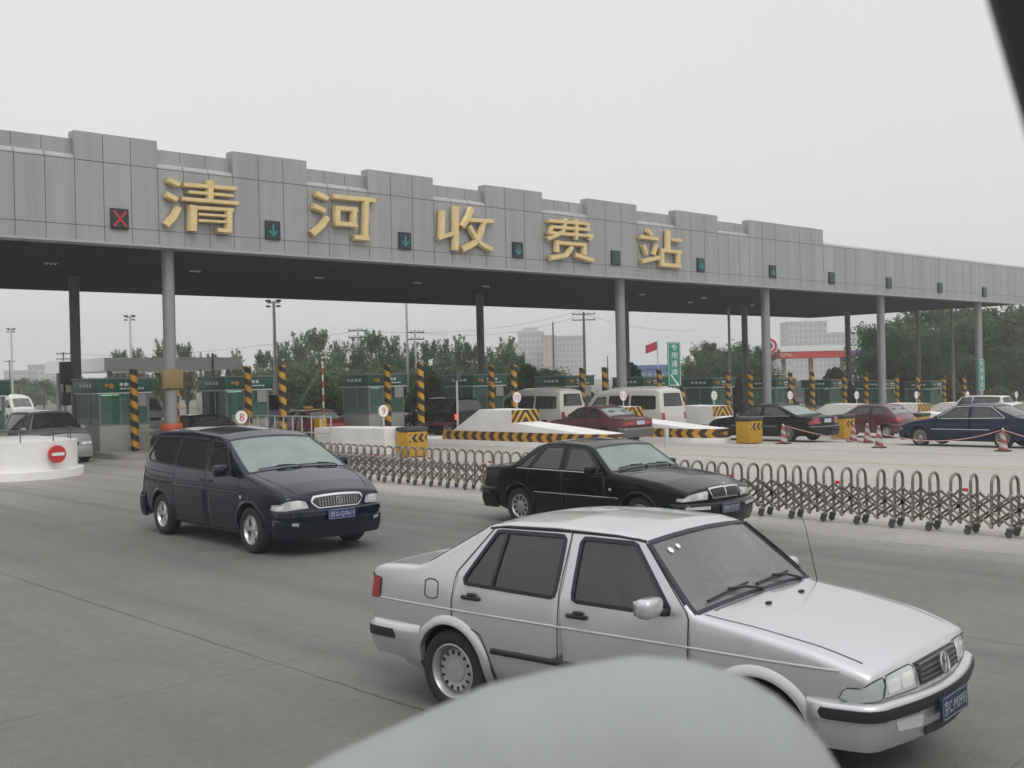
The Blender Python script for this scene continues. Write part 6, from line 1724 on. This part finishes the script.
block(758, 792, 347, 400, 'low pale block left of the hazy high rise', M['tower_pale'], 6, 3)
t, w, h = block(634, 672, 358, 150, 'blue roofed shed beside the tall green sign', mat('blue_cladding', (.10, .17, .33), .5, .1, noise=.1, nscale=.5), 6, 1, 2.0, 'blue_shed', 8)
block(505, 522, 340, 420, 'far faint pale block left of the tower wings', M['tower_pale'], 3, 6)
for px, w_, h_ in ((20, 16, 368), (48, 20, 362)): block(px - w_, px + w_, h_, 420, 'very faint hazy block above the overpass ' + ('at the left edge' if px == 20 else 'left of the dark column'), M['tower_pale'], 7, 5)

# filling station
a, b = at(776, 352, 140), at(868, 360, 140); mid_ = (a + b) / 2; g = gz(mid_.x)
t = thing('filling_station', 'filling station with white topped red canopy band behind the tollgate', 'filling station', (mid_.x, mid_.y, g), math.atan2(-R0.y, -R0.x) + PI)
w = (b - a).length; z1, z0_ = a.z - g, at(776, 358.4, 140).z - g
MB().box((0, 4, (z0_ + z1) / 2), (w, 8, z1 - z0_)).build('canopy_band', mat('canopy_red', (.50, .035, .03), .45), t, smooth=False)
MB().box((w * .42, -.03, (z0_ + z1) / 2), (w * .15, .06, (z1 - z0_) * .8)).build('blue_panel', mat('canopy_blue', (.03, .08, .35), .45), t, smooth=False)
MB().box((0, 4, z1 + .35), (w + .2, 8.2, .70)).build('canopy_top', M['signwhite'], t, smooth=False)
text_mb('TOTAL', 1.7, .40, lambda u, v: (-w * .5 + 1.3 + u, -.035, (z0_ + z1) / 2 + v)).build('lettering', M['signwhite'], t, smooth=False, recalc=False)
for x in (-w * .35, -w * .05, w * .3): MB().box((x, 3, z0_ / 2), (.5, .5, z0_), .03).build('column', M['tower_pale'], t)
MB().box((0, 9, 1.4), (w * .9, 4, 2.8)).build('kiosk', M['tower_pale'], t, smooth=False); MB().box((0, 6.96, 1.3), (w * .8, .06, 1.4)).build('kiosk_window', M['pane'], t, smooth=False)
for x in (-w * .3, 0, w * .25): MB().box((x, 2.0, .75), (.7, .5, 1.5), .06).build('pump', M['signred'], t)
p = at(770, 346, 138); g = gz(p.x)
t = thing('station_sign', 'round white and red station sign beside the fourth front column', 'sign', (p.x, p.y, g), math.atan2(-R0.y, -R0.x) + PI)
MB().cyl((0, .1, 0), .12, p.z - g, 10).build('post', M['pole'], t); MB().lathe([(0, -.12), (.95, -.12), (1.0, 0), (0, .05)], 'y', 28, (0, 0, p.z - g)).build('disc', M['signwhite'], t)
MB().lathe([(.62, -.13), (.62, -.16), (.92, -.16), (.92, -.13)], 'y', 28, (0, 0, p.z - g)).build('red_ring', M['signred'], t); MB().lathe([(0, -.125), (.40, -.125), (.42, -.12)], 'y', 20, (0, 0, p.z - g)).build('centre', mat('sign_blue', (.03, .06, .25), .5), t)

# low hedge mass behind the booths
def hedge(name, label, px0, px1, d, pyt, n, mt):
    mb = MB(); rr = random.Random(3)
    for k in range(n):
        u = rr.random(); p = at(px0 + (px1 - px0) * u, 400, d + rr.uniform(-2, 2)); g = gz(p.x)
        hh = (at(400, pyt, d).z - 0) * (.75 + .5 * math.sin(u * 37) * math.sin(u * 11))
        c = Vector((p.x, p.y, g + rr.random() ** .7 * max(.6, hh)))
        uu = Vector((rr.gauss(0, 1), rr.gauss(0, 1), rr.gauss(0, 1))).normalized(); w_ = uu.cross(Vector((rr.gauss(0, 1), rr.gauss(0, 1), rr.gauss(0, 1)))).normalized(); s = rr.uniform(.12, .28)
        mb.add([c - uu * s, c + w_ * s * .6, c + uu * s, c - w_ * s * .6], [(0, 1, 2, 3)])
    o = mb.build(name, mt, smooth=False, recalc=False); tag(o, label, 'hedge', None, 'stuff')
hedge('hedge', 'dark roadside hedge behind the booths from the left trees to the centre', 240, 640, 70, 372, 16000, M['leaf_haze'])
hedge('hedge', 'dark roadside hedge behind the booths at right', 640, 1060, 86, 372, 16000, M['leaf_dark'])
# ================================================================== camera, light, air
cd = bpy.data.cameras.new('camera'); co = bpy.data.objects.new('camera', cd); COL.objects.link(co); sc.camera = co
TH, PITCH, ROLL = math.radians(47.5), -.0042, -.0225
XGv, YGv = (math.sin(TH), math.cos(TH)), (-math.cos(TH), math.sin(TH))
lv = lambda v: Vector((v[0] * XGv[0] + v[1] * XGv[1], v[0] * YGv[0] + v[1] * YGv[1], v[2]))
f_ = Vector((0, math.cos(PITCH), math.sin(PITCH))); u_ = Vector((0, -math.sin(PITCH), math.cos(PITCH))); r__ = Vector((1, 0, 0))
c__, s__ = math.cos(ROLL), math.sin(ROLL)
Rv, Uv, Fv = lv(r__ * c__ + u_ * s__), lv(u_ * c__ - r__ * s__), lv(f_)
m3 = Matrix((Rv, Uv, -Fv)).transposed()
co.matrix_world = Matrix.Translation((0, 0, CAM_H)) @ m3.to_4x4()
cd.sensor_width = 36; cd.lens = 1125 / 1024 * 36; cd.clip_start = .05; cd.clip_end = 5000
cd.dof.use_dof = True; cd.dof.focus_distance = 17; cd.dof.aperture_fstop = 5.2

w = bpy.data.worlds.new('World'); sc.world = w; w.use_nodes = True
N, L = w.node_tree.nodes, w.node_tree.links
bg = N['Background']; bg.inputs['Strength'].default_value = .10
sky = N.new('ShaderNodeTexSky'); sky.sky_type = 'NISHITA'; sky.sun_disc = False
SUN_EL, SUN_ROT = math.radians(48), math.radians(200)
sky.sun_elevation = SUN_EL; sky.sun_rotation = SUN_ROT; sky.air_density = 1.0; sky.dust_density = 6.0
hs = N.new('ShaderNodeHueSaturation'); hs.inputs['Saturation'].default_value = .12; L.new(sky.outputs[0], hs.inputs['Color'])
# closed cloud deck: pale grey, slightly brighter overhead, faint broad unevenness
tc = N.new('ShaderNodeTexCoord'); sp = N.new('ShaderNodeSeparateXYZ'); L.new(tc.outputs['Generated'], sp.inputs[0])
nz = N.new('ShaderNodeTexNoise'); nz.inputs['Scale'].default_value = 1.6; nz.inputs['Detail'].default_value = 4; L.new(tc.outputs['Generated'], nz.inputs['Vector'])
rp = N.new('ShaderNodeValToRGB'); L.new(sp.outputs['Z'], rp.inputs[0])
rp.color_ramp.elements[0].position = 0; rp.color_ramp.elements[0].color = (7.5, 7.5, 7.55, 1)
rp.color_ramp.elements[1].position = .95; rp.color_ramp.elements[1].color = (12.5, 12.6, 12.9, 1)
e_ = rp.color_ramp.elements.new(.34); e_.color = (7.5, 7.5, 7.6, 1)
mr = N.new('ShaderNodeMapRange'); mr.inputs['To Min'].default_value = .95; mr.inputs['To Max'].default_value = 1.05; L.new(nz.outputs['Fac'], mr.inputs['Value'])
vs_ = N.new('ShaderNodeVectorMath'); vs_.operation = 'SCALE'; L.new(rp.outputs[0], vs_.inputs[0]); L.new(mr.outputs[0], vs_.inputs['Scale'])
mx = N.new('ShaderNodeMix'); mx.data_type = 'RGBA'; mx.inputs['Factor'].default_value = .88; L.new(hs.outputs[0], mx.inputs['A']); L.new(vs_.outputs[0], mx.inputs['B'])
L.new(mx.outputs['Result'], bg.inputs['Color'])

sd_ = bpy.data.lights.new('sun', 'SUN'); sd_.energy = .8; sd_.angle = math.radians(25); sd_.color = (1, .97, .92)
so = bpy.data.objects.new('sun', sd_); COL.objects.link(so)
# Nishita rotation is measured clockwise from +Y
dv = Vector((math.sin(SUN_ROT) * math.cos(SUN_EL), math.cos(SUN_ROT) * math.cos(SUN_EL), math.sin(SUN_EL)))
so.rotation_euler = (-dv).to_track_quat('-Z', 'Y').to_euler()

if HAZE:
    hm = bpy.data.materials.new('haze_air'); hm.use_nodes = True; hN = hm.node_tree.nodes; hN.clear()
    ho = hN.new('ShaderNodeOutputMaterial'); pv = hN.new('ShaderNodeVolumePrincipled')
    pv.inputs['Color'].default_value = (.97, .98, .985, 1); pv.inputs['Density'].default_value = HAZE; pv.inputs['Anisotropy'].default_value = .2
    hm.node_tree.links.new(pv.outputs[0], ho.inputs['Volume'])
    hz = MB().box((180, 140, 14), (760, 800, 36)).build('haze', hm, smooth=False); hz['kind'] = 'stuff'
sc.view_settings.view_transform = 'Standard'; sc.view_settings.look = 'None'; sc.view_settings.exposure = .2; sc.view_settings.gamma = 1
sc.cycles.use_denoising = True
sc.cycles.max_bounces = 6; sc.cycles.diffuse_bounces = 3; sc.cycles.glossy_bounces = 3; sc.cycles.transparent_max_bounces = 12; sc.cycles.volume_bounces = 0
sc.cycles.caustics_reflective = False; sc.cycles.caustics_refractive = False
for o in bpy.data.objects:
    if o.type == 'MESH' and not o.data.materials: print('NO MATERIAL', o.name)
